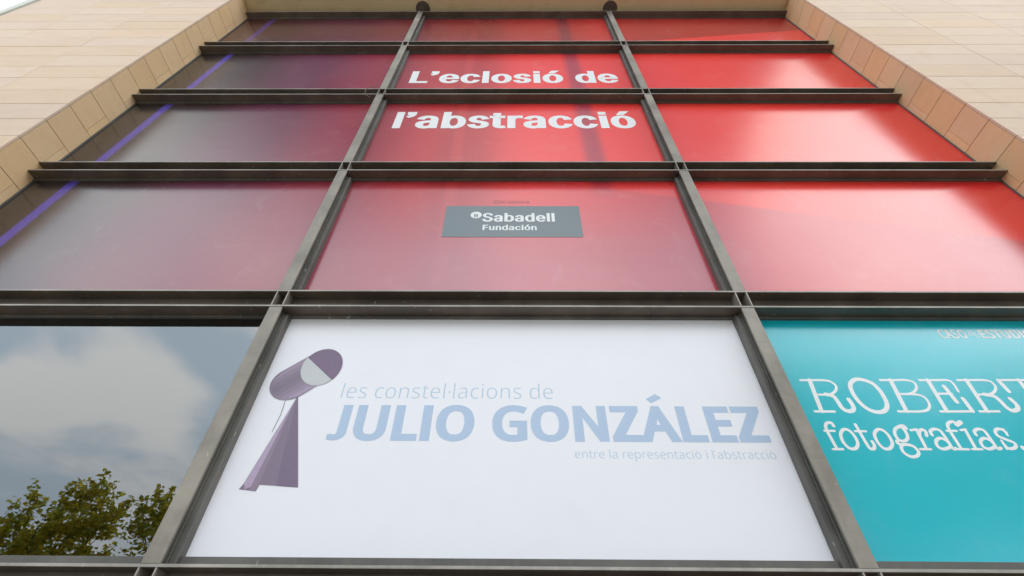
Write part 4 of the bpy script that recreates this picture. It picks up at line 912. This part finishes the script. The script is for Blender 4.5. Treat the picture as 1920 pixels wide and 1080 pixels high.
for s in range(9):
    an = -math.pi / 2 + math.pi * s / 8
    e = Vector((d.x * math.cos(an) - d.y * math.sin(an), d.x * math.sin(an) + d.y * math.cos(an)))
    drum.append((c1[0] + e.x * rr * .9, c1[1] + e.y * rr))
outline(drum, yb - .0014, (1.15, 1.15, 1.12), 0, m)
nrm_ = Vector((-d.y, d.x))
for k, tn in enumerate((1.5, 1.22, 1.02, .92, 1.0, 1.18, 1.42, 1.75)):
    u0, u1 = 1 - k / 4, 1 - (k + 1) / 4
    q = []
    for u, back_ in ((u0, 1), (u1, 1), (u1, 0), (u0, 0)):
        bx = -math.sqrt(max(0.0, 1 - u * u)) * .92
        if back_:
            q.append((c0[0] + nrm_.x * u * rr * .93 + d.x * bx * rr, c0[1] + nrm_.y * u * rr * .93 + d.y * bx * rr))
        else:
            q.append((c1[0] + nrm_.x * u * rr * .93, c1[1] + nrm_.y * u * rr * .93))
    q.reverse()
    outline(q, yb - .0016, (tn, tn, tn * .98), 0, m)
disc = [(-.516 + .0535 * math.cos(6.2832 * k / 36), .764 + .0595 * math.sin(6.2832 * k / 36)) for k in range(36)]
outline(disc, yb - .0022, (.80, .68, .82), 0, m)
seg = [(-.516 + .0535 * math.cos(R(150 + 165 * k / 20)), .764 + .0595 * math.sin(R(150 + 165 * k / 20))) for k in range(21)]
outline(seg, yb - .0030, (1, 1, 1), 1, m)
ribbon(m, [(P(-.578, 0, .664)[0], P(0, 0, .664)[2]), (P(-.5755, 0, .62)[0], P(0, 0, .62)[2]), (P(-.580, 0, .575)[0], P(0, 0, .575)[2])], .0035, 0, yb - .0012, 2)
m.build('printed_picture', [I_PURPLE, I_SILVER, I_LINE], F[1, 4])

m = MB()
WID = {1: .0102, 2: .0170, 3: .0120, 4: .0092}
for k, (wc, cl, pv) in enumerate(STROKES):
    pts = [(pv[2 * i], pv[2 * i + 1]) for i in range(len(pv) // 2)]
    if len(pts) > 2:
        pts = spline(pts, cl)
    ribbon(m, pts, WID[wc], cl, YL - .00005 * (k % 19))
m.build('lettering', I_WHITE, F[2, 4])
lettering(F[2, 4], [('h', 'CASO', .030, .014, 1.188, 1.264, .869, .0315, I_WHITE)])
lettering(F[2, 4], [('h', 'ESTUDIO', .038, .018, 1.303, 1.452, .869, .0315, I_WHITE)])
m = MB()
for k, (a, b, zz_) in enumerate([(1.270, 1.290, .8955), (1.272, 1.296, .8885), (1.268, 1.299, .8815), (1.285, 1.298, .8735)]):
    m.box(a * S, b * S, YL, YL + .001, zz_ * S + EYE - .004, zz_ * S + EYE + .004)
m.build('lettering', I_WHITE, F[2, 4])


# ------------------------------------------------------------------ plane trees across the plaza, seen in the glass
def make_tree(loc, lobes, label, trunk_h, seed, group):
    r = np.random.default_rng(seed)
    root = thing('plane_tree', loc, label, 'tree', group)
    m = MB()
    base = Vector(loc)
    top = base + Vector((0.1, 0, trunk_h))
    m.tube([base, base + Vector((.05, .03, trunk_h * .5)), top], [.26, .20, .16], 10)
    for (lx, ly, lz, lr) in lobes:
        tip = base + Vector((lx, ly, lz))
        mid = top.lerp(tip, .5) + Vector((r.uniform(-.3, .3), r.uniform(-.3, .3), r.uniform(.0, .5)))
        m.tube([top - Vector((0, 0, .3)), mid, tip], [.09, .055, .015], 6)
        for _ in range(4):
            e = tip + Vector(r.normal(0, lr * .55, 3))
            m.tube([tip.lerp(mid, r.uniform(0, .5)), e], [.025, .008], 5)
    m.build('trunk', M_BARK, root, True)
    cen, size = [], []
    for (lx, ly, lz, lr) in lobes:
        nclump = int(12 * lr * lr) + 6
        for _ in range(nclump):
            d = r.normal(0, 1, 3)
            d /= np.linalg.norm(d)
            rad = lr * r.uniform(.25, 1.05) ** .6
            c = np.array([lx, ly, lz]) + d * rad * np.array([1.0, 1.0, .85])
            k = int(r.integers(20, 40))
            sp = r.uniform(.12, .30)
            cen.append(c + r.normal(0, sp, (k, 3)) * np.array([1, 1, .6]))
        for _ in range(int(5 * lr) + 2):                       # upright shoots breaking the outline
            an, ln = r.uniform(0, 6.28), r.uniform(.5, 1.15) * min(1.0, lr)
            s0 = np.array([lx + math.cos(an) * lr * .55, ly + math.sin(an) * lr * .55, lz + lr * .55])
            dirv = np.array([math.cos(an) * .45, math.sin(an) * .45, 1.0])
            k = int(14 + 18 * ln)
            tt = r.uniform(0, 1, k)[:, None]
            cen.append(s0 + dirv * tt * ln + r.normal(0, .09, (k, 3)))
    cen = np.concatenate(cen)
    n = len(cen)
    sz = r.uniform(.075, .135, n)
    nrm = r.normal(0, 1, (n, 3)) + np.array([0, 0, 1.5])
    nrm /= np.linalg.norm(nrm, axis=1)[:, None]
    ref = r.normal(0, 1, (n, 3))
    a = np.cross(nrm, ref)
    a /= np.linalg.norm(a, axis=1)[:, None]
    b = np.cross(nrm, a)
    s_ = sz[:, None]
    v = np.stack([cen - a * s_ * .9, cen - b * s_ * .75 + nrm * s_ * .25, cen + a * s_ * 1.1, cen + b * s_ * .75 + nrm * s_ * .25], 1).reshape(-1, 3)
    v += np.array(loc)
    me = bpy.data.meshes.new('crown')
    me.from_pydata(v.tolist(), [], np.arange(4 * n).reshape(-1, 4).tolist())
    me.materials.append(M_LEAF)
    hue = r.uniform(0, 1, n)
    br = r.uniform(.65, 1.6, n)
    tint = np.stack([br * (.66 + .5 * hue), br * (.98 + .08 * hue), br * (1.1 - .5 * hue), np.ones(n)], 1)
    at = me.color_attributes.new('tint', 'FLOAT_COLOR', 'CORNER')
    at.data.foreach_set('color', np.repeat(tint, 4, axis=0).ravel())
    o = bpy.data.objects.new('crown', me)
    COL.objects.link(o)
    o.parent = root
    o.matrix_parent_inverse = Matrix.Translation(-root.location)
    return root


GT = 'plane trees along the far side of the plaza'
TY = -15.3
ta = make_tree((-19.5, TY, 0), [(.4, 0, 9.55, 1.05), (-.9, .4, 9.0, 1.15), (-2.1, -.3, 8.3, 1.25), (1.55, .2, 9.0, .85), (1.7, -.2, 7.4, .75), (.6, .5, 7.9, 1.3), (-.8, -.4, 7.2, 1.4), (-2.9, 0, 6.7, 1.4), (1.4, 0, 6.4, 1.4), (-.2, .8, 5.8, 1.3), (.35, 0, 10.35, .45)],
               'tall leafy plane tree with ragged crown mirrored in the bare glass', 3.0, 11, GT)
tb = make_tree((-13.4, TY - .3, 0), [(-2.55, 0, 9.95, .60), (-2.75, .2, 9.1, .72), (-1.4, 0, 9.6, 1.2), (.2, .4, 9.8, 1.4), (1.6, 0, 9.0, 1.3), (-2.1, 0, 6.8, .6), (-.8, .5, 8.0, 1.5), (1.0, -.6, 7.4, 1.5), (2.6, 0, 7.4, 1.2), (-.5, 0, 6.2, 1.4)],
               'second plane tree, partly cut off by the mullion in the mirrored view', 3.0, 23, GT)


def copy_tree(src, loc, rz, label, k):
    c = src.copy()
    COL.objects.link(c)
    c.location = loc
    c.rotation_euler.z = rz
    c.scale = (k, k, k)
    c['label'] = label
    for ch in list(src.children):
        d = ch.copy()
        COL.objects.link(d)
        d.parent = c
        d.matrix_parent_inverse = ch.matrix_parent_inverse.copy()
    return c


for k, x in enumerate((-27.2, -6.0, 1.5, 9.0, 16.5, 24.0, 31.0)):
    copy_tree(ta if k % 2 else tb, (x, TY + (-.6, .4)[k % 2], 0), 1.3 * k + .4,
              'leafy plane tree further along the row across the plaza', 1.0 if x < -7 else 1.5 if x > 8 else 1.15)
